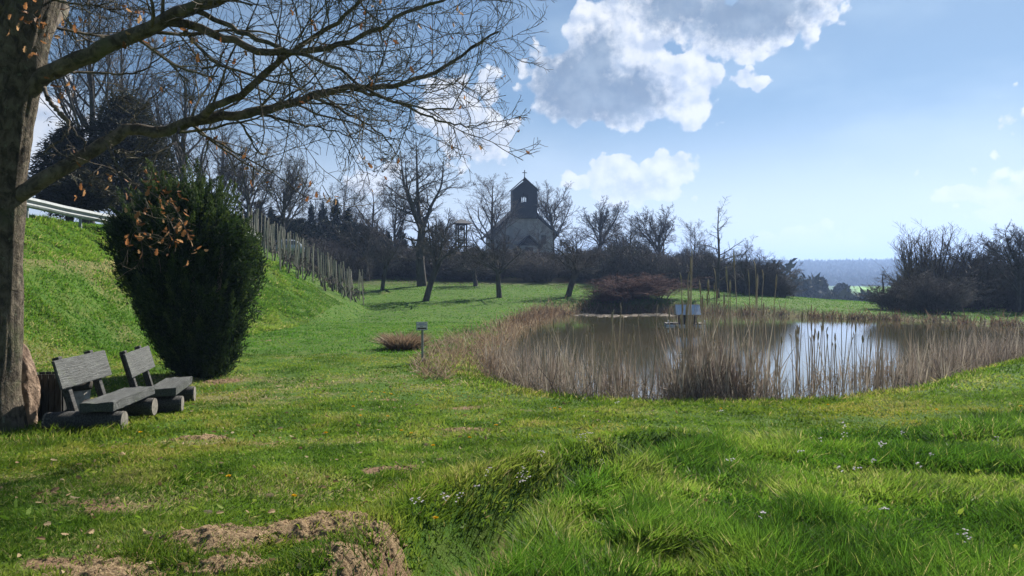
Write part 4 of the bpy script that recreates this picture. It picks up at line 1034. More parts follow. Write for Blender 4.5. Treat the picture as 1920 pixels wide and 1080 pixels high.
# ------------------------------------------------------------------ the oak
def oak():
    Yt = 8.9
    base = at(-14, 825, Yt); g = gz(base.x, Yt)
    t = empty('oak_tree', (base.x, Yt, g), 0, 'old oak with thick trunk, long low limbs and a few brown leaves', 'tree')
    o = np.array([base.x, Yt, g])
    def W(px, py, Y=Yt): return np.array(at(px, py, Y)) - o
    sx_ = -13
    tr = TB()
    pts = [W(-26, 850), W(-24, 790), W(-20, 700), W(-14, 560), (W(-8, 420)), W(2, 280), W(18, 150), W(52, 0), W(105, -170), W(130, -400), W(110, -650), W(120, -900)]
    P = smooth_path(pts, 90); k = 26
    rr = np.interp(P[:, 2], [-.2, .15, .6, 1.6, 3.0, 3.9, 4.4, 5.2, 6.5, 8.0, 10.8], [.47, .38, .33, .31, .305, .345, .37, .35, .28, .2, .09])
    # furrowed bark as relief
    T = np.gradient(P, axis=0); T /= np.linalg.norm(T, axis=1, keepdims=True)
    n = len(P); ka = 96; a = np.arange(ka) * 2 * np.pi / ka
    N1 = np.cross(T, [0, 1, 0]); N1 /= np.linalg.norm(N1, axis=1, keepdims=True); N2 = np.cross(T, N1)
    A, Z = np.meshgrid(a, P[:, 2]); rough = (fbm(A * 5 + 3, Z * 1.3, .55, 4) - .5) * .16 + (fbm(A * 1.2, Z * .6 + 9, 1.0, 3) - .5) * .22 + np.exp(-((Z - .1) / .35) ** 2) * .10 * np.sin(A * 5 + 1)
    seam = np.minimum(fbm(A * 5, Z, .5, 3), .5)
    rad = rr[:, None] * (1 + rough)
    V = P[:, None] + rad[..., None] * (np.cos(a)[None, :, None] * N1[:, None] + np.sin(a)[None, :, None] * N2[:, None])
    i = np.arange(n - 1)[:, None] * ka; j = np.arange(ka)[None]
    q = np.stack([i + j, i + (j + 1) % ka, i + ka + (j + 1) % ka, i + ka + j], -1).reshape(-1, 4)
    link('trunk', npmesh('trunk', V.reshape(-1, 3), [q], True), M_bark, t)
    limbs = TB(); LP = []
    def limb(pts, r0, r1, n=26, k=12, keep=True, w=1.0, bump=.05):
        Q = smooth_path([W(px, py, Y) for px, py, Y in pts], n); Rr = .62 * np.linspace(r0, r1, n) * (1 + .12 * (fbm(np.arange(n) * .22 + pts[0][0], np.arange(n) * 0., 1.0, 2) - .5))
        Q[1:-1] += rng.normal(size=(n - 2, 3)) * min(.014, r0 * .25)
        limbs.add(Q, Rr, k, bump)
        if keep: LP.append((Q, Rr, w))
        return Q, Rr
    # traced limbs (photo x, photo y, distance)
    limb([(30, 205, 8.9), (78, 152, 8.85), (110, 130, 8.8), (200, 90, 8.6), (300, 45, 8.4), (400, 3, 8.2), (520, -45, 8.0), (700, -90, 7.8), (880, -110, 7.7)], .17, .04, 34, 14)
    limb([(310, 42, 8.4), (370, 50, 8.4), (440, 80, 8.4), (520, 101, 8.35), (600, 94, 8.3), (680, 70, 8.2), (760, 30, 8.1), (850, -10, 8.0)], .085, .02)
    limb([(370, 22, 8.3), (450, 58, 8.1), (540, 97, 7.9), (620, 122, 7.8), (690, 168, 7.7), (770, 200, 7.6), (850, 205, 7.6)], .05, .012)
    limb([(10, 375, 8.9), (58, 352, 8.9), (110, 322, 8.95), (190, 274, 9.1), (240, 246, 9.2), (300, 247, 9.3), (350, 233, 9.3), (400, 222, 9.4), (480, 212, 9.5), (560, 190, 9.6), (640, 166, 9.7), (710, 165, 9.8), (790, 148, 9.9), (860, 110, 10), (935, 60, 10)], .155, .022, 46, 14)
    limb([(660, 166, 9.7), (730, 186, 9.9), (800, 218, 10), (870, 236, 10.1), (925, 228, 10.2)], .04, .01)
    limb([(590, 184, 9.6), (655, 214, 9.7), (715, 252, 9.8), (752, 300, 9.9)], .035, .008)
    limb([(368, 228, 9.3), (400, 203, 9.1), (448, 182, 9.0), (485, 152, 8.9), (520, 116, 8.8), (565, 88, 8.7), (620, 50, 8.6), (680, 0, 8.5), (740, -60, 8.4)], .085, .02)
    limb([(480, 212, 9.5), (540, 228, 9.3), (600, 240, 9.1), (680, 262, 9.0)], .03, .008)
    limb([(118, 134, 8.8), (190, 138, 9.2), (260, 136, 9.5), (320, 96, 9.7), (368, 76, 9.8)], .028, .008)
    limb([(180, 10, 8.7), (230, 30, 8.9), (245, 52, 9.0)], .02, .008)
    limb([(90, 0, 8.9), (180, 12, 8.7), (215, 2, 8.6)], .025, .010)
    limb([(380, 130, 9.0), (420, 125, 8.9), (448, 145, 8.9), (454, 170, 8.9)], .022, .018, keep=False)
    limb([(240, 0, 9.4), (330, 60, 9.5), (380, 120, 9.4)], .012, .020)
    limb([(85, 165, 8.85), (96, 190, 8.7), (118, 215, 8.6), (132, 232, 8.6), (122, 255, 8.5), (82, 288, 8.5)], .04, .012, keep=False)
    limb([(88, 178, 8.8), (112, 214, 8.7), (140, 244, 8.6), (158, 266, 8.6), (160, 285, 8.6)], .035, .010, keep=False)
    limb([(198, 268, 9.1), (235, 330, 8.7), (290, 366, 8.4), (330, 392, 8.3), (352, 440, 8.2)], .022, .006, w=.25)
    limb([(372, 248, 9.3), (450, 290, 9.2), (520, 330, 9.1), (570, 368, 9.0), (625, 372, 9.0)], .022, .006, w=.35)
    limb([(215, 282, 9.1), (250, 292, 9.0), (275, 306, 8.9)], .016, .006, w=.3)
    limb([(205, 250, 9.2), (240, 235, 9.3), (290, 180, 9.4), (330, 150, 9.6)], .020, .006, w=.5)
    # limbs on the other sides and above the picture
    for a_, z0, L_, up_ in ((2.6, 4.2, 4.5, .35), (3.6, 3.6, 4.0, .15), (4.4, 4.9, 4.2, .3), (1.9, 4.6, 4.5, .45), (1.2, 5.6, 4.5, .6), (5.4, 5.4, 3.6, .5), (.3, 6.2, 4.5, .5), (3.0, 6.6, 4, .7), (1.6, 7.4, 3.5, .8), (4.9, 7.6, 3, .9)):
        i0 = int(np.argmin(np.abs(P[:, 2] - z0))); c = P[i0]
        pts_ = [c + np.array([math.cos(a_) * s_, math.sin(a_) * s_, up_ * s_ + .05 * s_ * s_ * (1 if up_ > .3 else -.3)]) for s_ in (0, .25 * L_, .5 * L_, .75 * L_, L_)]
        Q = smooth_path(pts_, 20) ; Q[2:] += rng.normal(size=(18, 3)) * .05; q_ = np.linspace(.12, .02, 20); limbs.add(Q, q_, 9, .08); LP.append((Q, q_, .55))
    link('limbs', limbs.mesh('limbs'), M_limb, t)
    tw = TB(); leafpos = []
    for Q, q_, w in LP:
        L = float(np.linalg.norm(np.diff(Q, axis=0), axis=1).sum())
        n1 = max(3, int(L * 5.2 * w))
        up_ = .035
        A, a_ = spawn(rng, Q[None], q_[None], n1, .30 if L > 2.5 else .12, 1.0, 46, 1.0, up_, .15, 10, .006, .30, lenabs=np.array([[min(1.9, .45 * L + .35)]])[:, 0:1])
        tw.add(A, a_, 4)
        B, b = spawn(rng, A, a_, 8, .12, 1, 44, .52, .02, .17, 6, .0042, .6); tw.add(B, b, 3)
        Cc, c = spawn(rng, B, b, 4, .2, 1, 42, .55, .01, .16, 4, .0034, .7); tw.add(Cc, c, 3)
        leafpos.append((Cc[:, -1], .012)); leafpos.append((B[:, -1], .012))
    # brown leaves that stayed on: loose ones and the clusters of the photograph
    lp = []
    for p_, f in leafpos: lp.append(p_[rng.random(len(p_)) < f])
    for px, py, Y, n_, sx in [(q0, q1, q2, max(4, int(q3 * .62)), q4 * 1.1) for q0, q1, q2, q3, q4 in ((330, 430, 8.3, 46, 24), (290, 400, 8.4, 34, 26), (265, 440, 8.5, 26, 18), (352, 437, 8.2, 12, 8), (300, 345, 8.5, 20, 20), (318, 372, 8.4, 22, 16), (215, 330, 8.9, 10, 22), (172, 295, 9.0, 6, 12), (120, 170, 8.6, 22, 12), (135, 50, 8.5, 20, 12), (255, 28, 8.6, 16, 10), (80, 55, 8.4, 14, 14), (48, 30, 8.4, 20, 20), (60, 90, 8.4, 8, 10), (360, 66, 8.3, 12, 8), (425, 90, 8.3, 8, 12), (245, 78, 8.4, 8, 8), (150, 350, 9.0, 6, 10), (720, 25, 8.1, 18, 28), (590, 55, 8.4, 12, 20), (690, 150, 8.3, 8, 16), (410, 268, 9.2, 10, 16), (470, 300, 9.1, 10, 22), (580, 355, 9.0, 9, 20), (620, 372, 9.0, 6, 8))]:
        c = np.array([W(px, py, Y)]); s_ = sx / F * Y
        lp.append(c + rng.normal(size=(n_, 3)) * np.array([s_, s_, s_]) * .95)
        # a short twig that carries the cluster
        q0 = c[0] + np.array([-.10, 0, .16]); nt = max(2, n_ // 6)
        for _ in range(nt): tw.add(smooth_path([q0, c[0] + rng.normal(size=3) * s_ * .4, c[0] + rng.normal(size=3) * s_ + np.array([.03, 0, -.03])], 5), np.linspace(.005, .003, 5), 3)
    lp = np.concatenate(lp); n_ = len(lp)
    d = rng.normal(size=(n_, 3)) * .6 + np.array([0, 0, -.8])
    me = leafmesh('leaves', lp, d, rng.uniform(.05, .088, n_)); link('leaves', me, M_leaf, t)
    link('twigs', tw.mesh('twigs', False), M_limb, t)
def leafmesh(name, P, d, L):
    """curled lobed leaves of 12 vertices"""
    n = len(P); d = d / np.linalg.norm(d, axis=1, keepdims=True); s = np.cross(d, rng.normal(size=(n, 3))); s /= np.linalg.norm(s, axis=1, keepdims=True); u = np.cross(s, d)
    prof = [(0, .03), (.22, .20), (.36, .13), (.58, .30), (.72, .19), (.90, .22), (1.0, .04)]
    L = np.asarray(L)[:, None] * np.ones((n, 1)); cur = rng.uniform(-.5, .5, (n, 1)); fold = rng.uniform(.1, .8, (n, 1))
    rows = []
    for a, w in prof:
        c = P + d * L * a + u * L * cur * a * a
        rows += [c - s * L * w + u * L * w * fold, c + 0 * u, c + s * L * w + u * L * w * fold]
    V = np.stack(rows, 1).reshape(-1, 3); m = len(prof) * 3
    o = (np.arange(n) * m)[:, None, None]
    q = []
    for k in range(len(prof) - 1):
        b = k * 3; q += [[b, b + 1, b + 4, b + 3], [b + 1, b + 2, b + 5, b + 4]]
    F_ = (o + np.array(q)[None]).reshape(-1, 4)
    return npmesh(name, V, [F_], False, {'tint': np.repeat(rng.random(n), m)})
oak()

# ------------------------------------------------------------------ grass
def longmask(x, y):
    """1 where the grass was left long: right of the little ditch"""
    xd = np.interp(y, DITCH[:, 1], DITCH[:, 0]); xd = np.where(y > 8.0, 1.75 + (y - 8.0) * 3.2, xd)
    x = x + (fbm(x, y, .5, 3) - .5) * .7; y = y + (fbm(x + 40, y, .9, 3) - .5) * 2.2
    m = S((x - xd + .15) / .35) * (1 - S((y - 8.3 - .14 * x) / 1.6))
    return m
HW = [(*gpt(px, py), rad, h) for px, py, rad, h in ((612, 985, .40, .13), (705, 1000, .24, .06), (648, 1052, .28, .07), (400, 1012, .36, .09), (415, 1062, .26, .06), (200, 1072, .38, .06), (740, 884, .15, .05), (868, 808, .26, .04), (372, 822, .30, .05), (410, 716, .30, .05))]
def heap_dz(x, y):
    z = np.zeros(np.shape(x))
    for X, Y, rad, h in HW: z = np.maximum(z, .5 * h * (1 - S(np.hypot((x - X) / rad, (y - Y) / rad / .72))))
    return z
def grassfield():
    zones = [(2.4, 5.2, 300000, .0052, 1.0), (5.2, 8, 235000, .0068, 1.0), (8, 12, 165000, .010, 1.0), (12, 20, 130000, .016, 1.1), (20, 36, 110000, .030, 1.3), (36, 78, 110000, .060, 1.3)]
    out = {'long_grass': [], 'lawn_grass': [], 'meadow_grass': []}
    for Y0, Y1, n, w, hs in zones:
        y = np.sqrt(rng.uniform(Y0 ** 2, Y1 ** 2, n)); x = rng.uniform(-1, 1, n) * (.80 * y + 3.6)
        lm = longmask(x, y); bm = bare_shade_mask(x, y); sd = sdf(x, y)
        clump = fbm(x, y, .55, 3); cl2 = fbm(x + 31, y - 9, 1.9, 3)
        keep = (sd > .12) & (rng.random(n) > np.clip(bm * 1.7 - .35, 0, .86)) & (rng.random(n) < .35 + 1.3 * clump)
        if Y0 >= 36: keep &= ~((y > 66) & (fbm(x, y, 7, 3) > .45)) & (x < 45)
        keep &= (rng.random(n) < .12 + .88 * S((dpoly(x, y, DITCH) - .16) / .2))
        x, y, lm, bm, sd, clump, cl2 = [q[keep] for q in (x, y, lm, bm, sd, clump, cl2)]
        n = len(x); dt = dpoly(x, y, DITCH)
        isl = rng.random(n) < lm
        fine = S((cl2 - .35) / .35)
        H = (.022 + .030 * clump + .03 * fine * rng.random(n)) * hs
        Hl = .050 + .15 * S((clump - .33) / .36) * (.6 + .8 * cl2) + .05 * rng.random(n)
        H = np.where(isl, Hl * (.65 + .6 * rng.random(n)), H * (.7 + .6 * rng.random(n)))
        tuf = S((fbm(x + 90, y + 33, .28, 2) - .62) / .15) * (y < 14); H = H + .07 * tuf * rng.random(n) * (1 - lm)
        H = H + .12 * np.exp(-((dt - .5) / .2) ** 2) * rng.random(n); H = H * (1 - .72 * np.exp(-(dt / .26) ** 2))
        H = H + np.exp(-((sd - .6) / .7) ** 2) * .13 * rng.random(n) * (y < 30)
        bankx = S((-10.6 - x) / 1.5) * (y < 45); H = H + bankx * .10 * rng.random(n) * (fbm(x, y, 1.2, 2) + .3)
        # tufts round the trunk and bench feet, taller fringe before the reeds
        H = H + .12 * np.exp(-(np.hypot(x + 4.7, y - 8.9) / .35) ** 2) * rng.random(n) + .10 * np.exp(-(np.hypot(x + 5.5, y - 8.6) / .9) ** 2) * rng.random(n)
        z = ground_h(x, y) - .008 + heap_dz(x, y)
        lean = np.stack([(fbm(x, y, .45, 2) - .5) * 1.5 + .08, (fbm(x + 70, y, .45, 2) - .5) * 1.5 - .05, np.zeros(n)], 1)
        d = lean * .55 + rng.normal(size=(n, 3)) * .38; d[:, 2] = np.abs(d[:, 2]) * .3 + 1
        short = (H < .09)[:, None]; d = np.where(short, d + rng.normal(size=(n, 3)) * np.array([.45, .45, .0]), d)
        b = lean * .5 + rng.normal(size=(n, 3)) * .35; b[:, 2] = -.35 * rng.random(n)
        dry = dry_lit_mask(x, y)
        tint = np.clip(.12 + .62 * S((fbm(x + 3, y + 8, .7, 3) - .25) / .5) + .28 * (rng.random(n) - .35) + np.where(rng.random(n) < .03 + .03 * isl + .26 * dry, .6, 0) - .55 * np.exp(-(dt / .34) ** 2), 0, 1)  # last term paints the shade of the ditch into the blade tint
        W_ = w * rng.uniform(.7, 1.5, n) * np.where(isl, 1.1, 1)
        key = np.where(isl, 0, np.where((y > 20), 2, 1))
        for k, nm in enumerate(('long_grass', 'lawn_grass', 'meadow_grass')):
            s = key == k
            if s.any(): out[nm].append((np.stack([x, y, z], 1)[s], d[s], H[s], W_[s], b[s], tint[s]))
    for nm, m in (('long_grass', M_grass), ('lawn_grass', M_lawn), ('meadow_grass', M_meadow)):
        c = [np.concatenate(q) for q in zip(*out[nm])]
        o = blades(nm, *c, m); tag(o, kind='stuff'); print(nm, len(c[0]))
grassfield()

def bank_grass():
    n = 170000; x = rng.uniform(-19, -9.5, n); y = rng.uniform(12, 42, n); cl = fbm(x, y, .5, 3); c2 = fbm(x + 9, y, 2.2, 3)
    k = (np.abs(x) < .8 * y + 1.2) & (rng.random(n) < .25 + 1.2 * cl); x, y, cl, c2 = x[k], y[k], cl[k], c2[k]; n = len(x)
    H = (.05 + .20 * S((cl - .35) / .35) * S((c2 - .25) / .4)) * rng.uniform(.6, 1.2, n); d = rng.normal(size=(n, 3)) * .45 + np.array([.35, -.15, 1.0])
    lit_lip = np.exp(-((x + 13.95) / .3) ** 2) * (y < 28); H = H * (1 - .8 * lit_lip)  # sunlit ledge lip: short blades, with the light put into their tint
    b = rng.normal(size=(n, 3)) * .3 + np.array([.2, -.1, -.3]); tint = np.clip(.18 + .5 * S((c2 - .25) / .5) + .3 * (rng.random(n) - .4) + .75 * lit_lip + (rng.random(n) < .05 + .3 * dry_lit_mask(x, y)) * .5, 0, 1)
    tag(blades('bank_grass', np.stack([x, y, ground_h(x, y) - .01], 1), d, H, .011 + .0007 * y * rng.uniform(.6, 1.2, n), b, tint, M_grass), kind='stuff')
bank_grass()

def broadleaf():
    """docks and nettles along the ditch, coarse tussocks: part of the ground cover"""
    n = 700; k = rng.integers(0, len(DITCH) - 1, n); f = rng.random(n); p = DITCH[k] * (1 - f)[:, None] + DITCH[k + 1] * f[:, None]
    x = p[:, 0] + rng.choice([-1, 1], n) * rng.uniform(.3, .6, n); y = p[:, 1] + rng.normal(size=n) * .12
    n2 = 2600; x2 = rng.uniform(-5, 6.5, n2); y2 = rng.uniform(3.4, 11, n2); x = np.r_[x, x2]; y = np.r_[y, y2]
    n = len(x); P = np.stack([x, y, ground_h(x, y) + rng.random(n) * .06], 1); d = rng.normal(size=(n, 3)) * .8; d[:, 2] = np.abs(d[:, 2]) + .5
    blades('ditch_weeds', P, d, rng.uniform(.03, .08, n), rng.uniform(.014, .032, n), rng.normal(size=(n, 3)) * .3 - np.array([0, 0, .5]), np.where(np.arange(n) < 700, rng.uniform(0, .35, n), rng.uniform(.2, .75, n)), M_lawn); tag(bpy.data.objects['ditch_weeds'], kind='stuff')  # weeds by the ditch get a darker tint as painted shade
broadleaf()

def leaf_litter():
    n = 1300; x = rng.uniform(-9, 2.5, n); y = 3.4 + rng.random(n) ** 1.2 * 12
    x[:500] = rng.uniform(-6, -.5, 500); ok = rng.random(n) < .3 + .9 * bare_shade_mask(x, y) + .5 * dry_lit_mask(x, y); x, y = x[ok], y[ok]; n = len(x)
    P = np.stack([x, y, ground_h(x, y) + .03 + rng.random(n) * .02], 1); d = rng.normal(size=(n, 3)); d[:, 2] *= .15
    me = leafmesh('fallen_leaves', P, d, rng.uniform(.03, .065, n)); tag(link('fallen_leaves', me, M_fall), kind='stuff')
leaf_litter()

# loose earth thrown up by moles: each heap a thing
HEAPS = [(612, 985, .40, .13, 'largest heap of brown earth beside the grassy ditch in front'), (705, 1000, .24, .06, 'straw covered earth heap at the left lip of the ditch'), (648, 1052, .28, .07, 'earth heap at the bottom edge below the largest one'),
         (400, 1012, .36, .09, 'low brown molehill left of the largest earth heap'), (415, 1062, .26, .06, 'flat molehill at the bottom edge between two others'), (200, 1072, .38, .06, 'wide flat patch of thrown earth at the bottom left'),
         (740, 884, .15, .05, 'small reddish molehill alone in the lawn above the large heap'), (868, 808, .26, .04, 'flattened molehill halfway to the reeds'), (372, 822, .30, .05, 'molehill in the grass in front of the benches'), (410, 716, .30, .05, 'pale earth heap at the foot of the juniper')]
def heap(px, py, rad, h, lab, seed):
    X, Y, g = place(px, py); k = 90; r2 = np.random.default_rng(seed)
    u = np.linspace(-1.25, 1.25, k); A, B = np.meshgrid(u * rad, u * rad * .72)
    q = np.hypot(A / rad, B / (rad * .72)); wx = A + X; wy = B + Y
    edge = q + (fbm(wx, wy, .22, 3) - .5) * .55
    z = .55 * h * (1 - S(edge / 1.05)) * (.6 + .8 * fbm(wx, wy, .16, 2)) + (fbm(wx, wy, .06, 3) - .5) * .045 * (edge < 1) + (fbm(wx + 5, wy, .020, 2) - .5) * .022
    Z = ground_h(wx, wy) - g + z - .035 * S((edge - .8) / .25) + .004
    V = np.stack([A, B, Z], -1).reshape(-1, 3); i = np.arange(k - 1)[:, None] * k + np.arange(k - 1)[None]
    Fq = np.stack([i, i + 1, i + k + 1, i + k], -1).reshape(-1, 4)
    o = link('molehill', npmesh('molehill', V, [Fq], True), M_soil); o.location = (X, Y, g); tag(o, lab, 'molehill', 'molehills on the lawn')
    # crumbs
    n = int(90 * rad / .3); a = r2.uniform(0, 6.28, n); rr = rad * r2.random(n) ** .6 * 1.15; cx = X + rr * np.cos(a); cy = Y + rr * .75 * np.sin(a); cz = ground_h(cx, cy) + .45 * h * np.clip(1 - rr / rad, 0, 1)
    bm = bmesh.new(); Vc = []; Fc = []
    ico = np.array([(1, 0, 0), (-1, 0, 0), (0, 1, 0), (0, -1, 0), (0, 0, 1), (0, 0, -1)]); icf = np.array([(0, 2, 4), (2, 1, 4), (1, 3, 4), (3, 0, 4), (2, 0, 5), (1, 2, 5), (3, 1, 5), (0, 3, 5)])
    s_ = r2.uniform(.006, .022, n); bm.free()
    for q_ in range(n):
        Vc.append(ico * s_[q_] * r2.uniform(.6, 1.4, (6, 3)) + [cx[q_] - X, cy[q_] - Y, cz[q_] - g]); Fc.append(icf + q_ * 6)
    link('clods', npmesh('clods', np.concatenate(Vc), [np.concatenate(Fc)]), M_soil, o)['kind'] = 'stuff'
for i_, h_ in enumerate(HEAPS): heap(*h_, i_ + 40)

# ------------------------------------------------------------------ reeds
SH = np.array([wpt(*q) for q in [(925, 680), (940, 703), (1000, 733), (1120, 750), (1250, 756), (1400, 758), (1560, 750), (1700, 733), (1820, 705), (1960, 668)]])
SHP = smooth_path(np.c_[SH, np.zeros(len(SH))], 300)[:, :2]
def shore_pts(n, off, dens):
    """points along the near shore; off: metres into the water; dens: picture x -> weight"""
    px = 960 + F * SHP[:, 0] / SHP[:, 1]; seg = np.r_[0, np.linalg.norm(np.diff(SHP, axis=0), axis=1)]
    w = np.interp(px, *dens) * seg * (1 + 1.2 * (fbm(SHP[:, 0], SHP[:, 1], .9, 2) - .45)).clip(.15); i = rng.choice(len(SHP), n, p=w / w.sum())
    T = np.gradient(SHP, axis=0); T /= np.linalg.norm(T, axis=1, keepdims=True); N = np.stack([-T[:, 1], T[:, 0]], 1)
    o = rng.uniform(*off, n) if np.isscalar(off[0]) else off[0]
    p = SHP[i] + N[i] * o[:, None] + T[i] * rng.normal(size=n)[:, None] * .15
    return p[:, 0], p[:, 1]
DENS = ([860, 900, 1000, 1130, 1165, 1200, 1250, 1300, 1430, 1450, 1540, 1600, 1690, 1720, 1800, 1960], [.4, .6, 1.1, 1.0, .40, .9, 1.3, 2.3, 2.2, .7, .40, .20, .30, 1.1, 1.2, 1.1])
def reeds():
    parts = []
    def put(x, y, h, w, lean, tint, bend=.2):
        n = len(x); w = w * np.ones(n); h = h * np.ones(n); z = np.maximum(ground_h(x, y, False), -.35) - .02; d = rng.normal(size=(n, 3)) * lean; d[:, 2] = 1
        parts.append((np.stack([x, y, z], 1), d, h, w, rng.normal(size=(n, 3)) * bend, tint))
    n = 2900; x, y = shore_pts(n, (-.25, 2.1), DENS); px = 960 + F * x / y
    hh = np.interp(px, [860, 1000, 1200, 1280, 1430, 1500, 1600, 1700, 1900], [.38, .78, .80, 1.15, 1.1, .85, .7, .8, .7]); put(x, y, hh * (.55 + .95 * S((fbm(x, y, .45, 3) - .3) / .4)) * rng.uniform(.5, 1.3, n), rng.uniform(.010, .025, n), .13, rng.uniform(.35, 1, n), .12)
    n = 6500; x, y = shore_pts(n, (-.45, 1.7), DENS); put(x, y, rng.uniform(.15, .55, n), rng.uniform(.008, .018, n), .45, rng.uniform(.0, .8, n), .6)      # broken leaves and litter
    n = 1300; x, y = shore_pts(n, (0, 2.0), DENS); put(x, y, rng.uniform(.5, 1.4, n), rng.uniform(.009, .016, n), .6, rng.uniform(.4, 1, n), .1)             # leaning across
    n = 1300; x, y = shore_pts(n, (.2, 2.2), ([860, 1285, 1300, 1360, 1430, 1445, 1960], [0, 0, 1, 1.5, 1, 0, 0])); put(x, y, rng.uniform(.55, 1.3, n), rng.uniform(.009, .02, n), .17, rng.uniform(.0, .9, n), .3)
    # the belt right of the open water, seen along its length
    n = 4200; x = rng.uniform(9, 26, n); y = 13.5 + (x - 7) * .62 + rng.uniform(.6, 7.5, n); s = sdf(x, y); k = (s < .3) & (s > -(1.2 + 2.2 * S((x - 12) / 6))); x, y = x[k], y[k]; n = len(x)
    put(x, y, rng.uniform(.35, .95, n) * (.6 + .8 * fbm(x, y, .8, 2)), rng.uniform(.012, .024, n), .14, rng.uniform(.1, .8, n), .2)
    n = 5000; t = rng.integers(0, len(PC), n); p = PC[t] + rng.normal(size=(n, 2)) * .35; k = (p[:, 1] > 22) & (p[:, 0] > 12); p = p[k]; n = len(p)
    put(p[:, 0], p[:, 1], rng.uniform(.15, .5, n), rng.uniform(.02, .04, n), .4, rng.uniform(0, .6, n), .4)
    c = [np.concatenate(q) for q in zip(*parts)]; tag(blades('reeds', *c, M_reed), kind='stuff')
    # reddish sedge on the left and far banks
    parts.clear()
    n = 16000; t = rng.integers(0, len(PC), n); off = rng.normal(size=(n, 2)) * np.array([.55, .8]); p = PC[t] + off
    px = 960 + F * p[:, 0] / p[:, 1]; k = (p[:, 1] > 16.5) & (px < 1120) & (p[:, 0] < 7) & (fbm(p[:, 0], p[:, 1], .9, 2) > .36); p = p[k]; n = len(p); Yd = p[:, 1]
    put(p[:, 0], p[:, 1], rng.uniform(.12, .42, n), .010 + .0007 * Yd, .45, rng.uniform(.15, 1, n), .6)
    n = 7000; x = rng.uniform(-3.2, .6, n); y = rng.uniform(14.5, 27, n); k = (sdf(x, y) > -.2) & (sdf(x, y) < 1.9) & (fbm(x, y, .8, 2) > .38); x, y = x[k], y[k]; n = len(x); put(x, y, rng.uniform(.1, .4, n), .018, .9, rng.uniform(.2, .9, n), .7)
    n = 9000; t = rng.integers(0, len(PC), n); p = PC[t] + rng.normal(size=(n, 2)) * .4; k = (p[:, 1] > 36) & (fbm(p[:, 0], p[:, 1], 1.2, 2) > .4); p = p[k]; n = len(p)
    put(p[:, 0], p[:, 1], rng.uniform(.2, .7, n), rng.uniform(.03, .05, n), .4, rng.uniform(0, .45, n), .5)
    c = [np.concatenate(q) for q in zip(*parts)]; tag(blades('dry_sedge', *c, M_sedge), kind='stuff')
reeds()

def stalks():
    """tall dead bulrush stalks standing clear of the bed, each a thing"""
    prot = []
    for k in range(6):
        h = 1.0; tb = TB(); b = rng.normal(size=2) * .03
        P = smooth_path([(0, 0, 0), (b[0] * .3, b[1] * .3, .5), (b[0], b[1], 1.0)], 7); tb.add(P, np.linspace(.0085, .0055, 7), 5)
        st = tb.mesh('stem')
        tb = TB(); 
        if k < 3: tb.add(smooth_path([(b[0], b[1], .93), (b[0], b[1], 1.0), (b[0], b[1], 1.06)], 5), np.array([.006, .014, .016, .014, .004]), 7, .2)
        else: tb.add(smooth_path([(b[0], b[1], .98), (b[0] + .012, b[1], 1.03), (b[0] + .03, b[1], 1.06)], 5), np.array([.006, .008, .010, .007, .003]), 5, .5)
        prot.append((st, tb.mesh('seed_head')))
    for a, b in prot: a.materials.append(M_stalk); b.materials.append(M_stalkh)
    spec = [(1060, 1240, 26, (610, 665)), (930, 1060, 20, (600, 660)), (1265, 1440, 34, (510, 615)), (1275, 1425, 10, (470, 540)), (1440, 1560, 26, (575, 640)), (1560, 1700, 26, (590, 650)), (1700, 1900, 26, (590, 640)), (1130, 1260, 8, (575, 610))]
    where = {930: 'left of the gap in the reed bed', 1060: 'in the middle of the reed bed left of the duck house', 1265: 'in front of the duck house', 1275: 'tallest, reaching above the far shore', 1440: 'right of the dense reed clump', 1560: 'against the white reflection on the water', 1700: 'at the right end of the open water', 1130: 'in the middle of the reed bed with a pale seed head'}
    for p0, p1, n, (t0, t1) in spec:
        for i in range(n):
            px = rnd.uniform(p0, p1); sy = np.interp(px, 960 + F * SHP[:, 0] / SHP[:, 1], SHP[:, 1]); Y = sy + rnd.uniform(.1, 1.9); X = (px - 960) / F * Y
            if sdf([X], [Y])[0] > .2: continue
            z = max(gz(X, Y), -.4); h = CAMZ + (HZ - rnd.uniform(t0, t1)) / F * Y - z
            k = rnd.randrange(6)
            if h < .5: continue
            t = empty('bulrush_stalk', (X, Y, z - .03), rnd.uniform(0, 6.28), 'tall dead bulrush stalk ' + where[p0], 'reed stalk', 'dead bulrush stalks ' + where[p0])
            t.scale = (1.15, 1.15, h); t.rotation_euler = (rnd.gauss(0, .045), rnd.gauss(0, .045), rnd.uniform(0, 6.28))
            link('stem', prot[k][0], None, t); link('seed_head', prot[k][1], None, t)
M_stalk = simple('dead_stalk', (.26, .205, .155), (.50, .42, .32), 5, .8)
M_stalkh = simple('seed_head_fluff', (.20, .15, .10), (.42, .36, .27), 20, .95)
stalks()

def tussock():
    X, Y, g = place(757, 655); n = 1400; a = rng.uniform(0, 6.28, n); r_ = rng.random(n) ** .7 * .42
    P = np.stack([X + r_ * np.cos(a), Y + r_ * np.sin(a), np.full(n, g - .02)], 1); d = np.stack([np.cos(a) * r_ * 1.6, np.sin(a) * r_ * 1.6, np.ones(n)], 1) + rng.normal(size=(n, 3)) * .22
    o = blades('grass_tussock', P - [X, Y, g], d, rng.uniform(.3, .75, n), .016, np.stack([np.cos(a), np.sin(a), -.4 + 0 * a], 1) * .5, rng.uniform(.1, .9, n), M_sedge); o.location = (X, Y, g)
    tag(o, 'dry reddish grass tussock left of the notice board', 'tussock')
tussock()

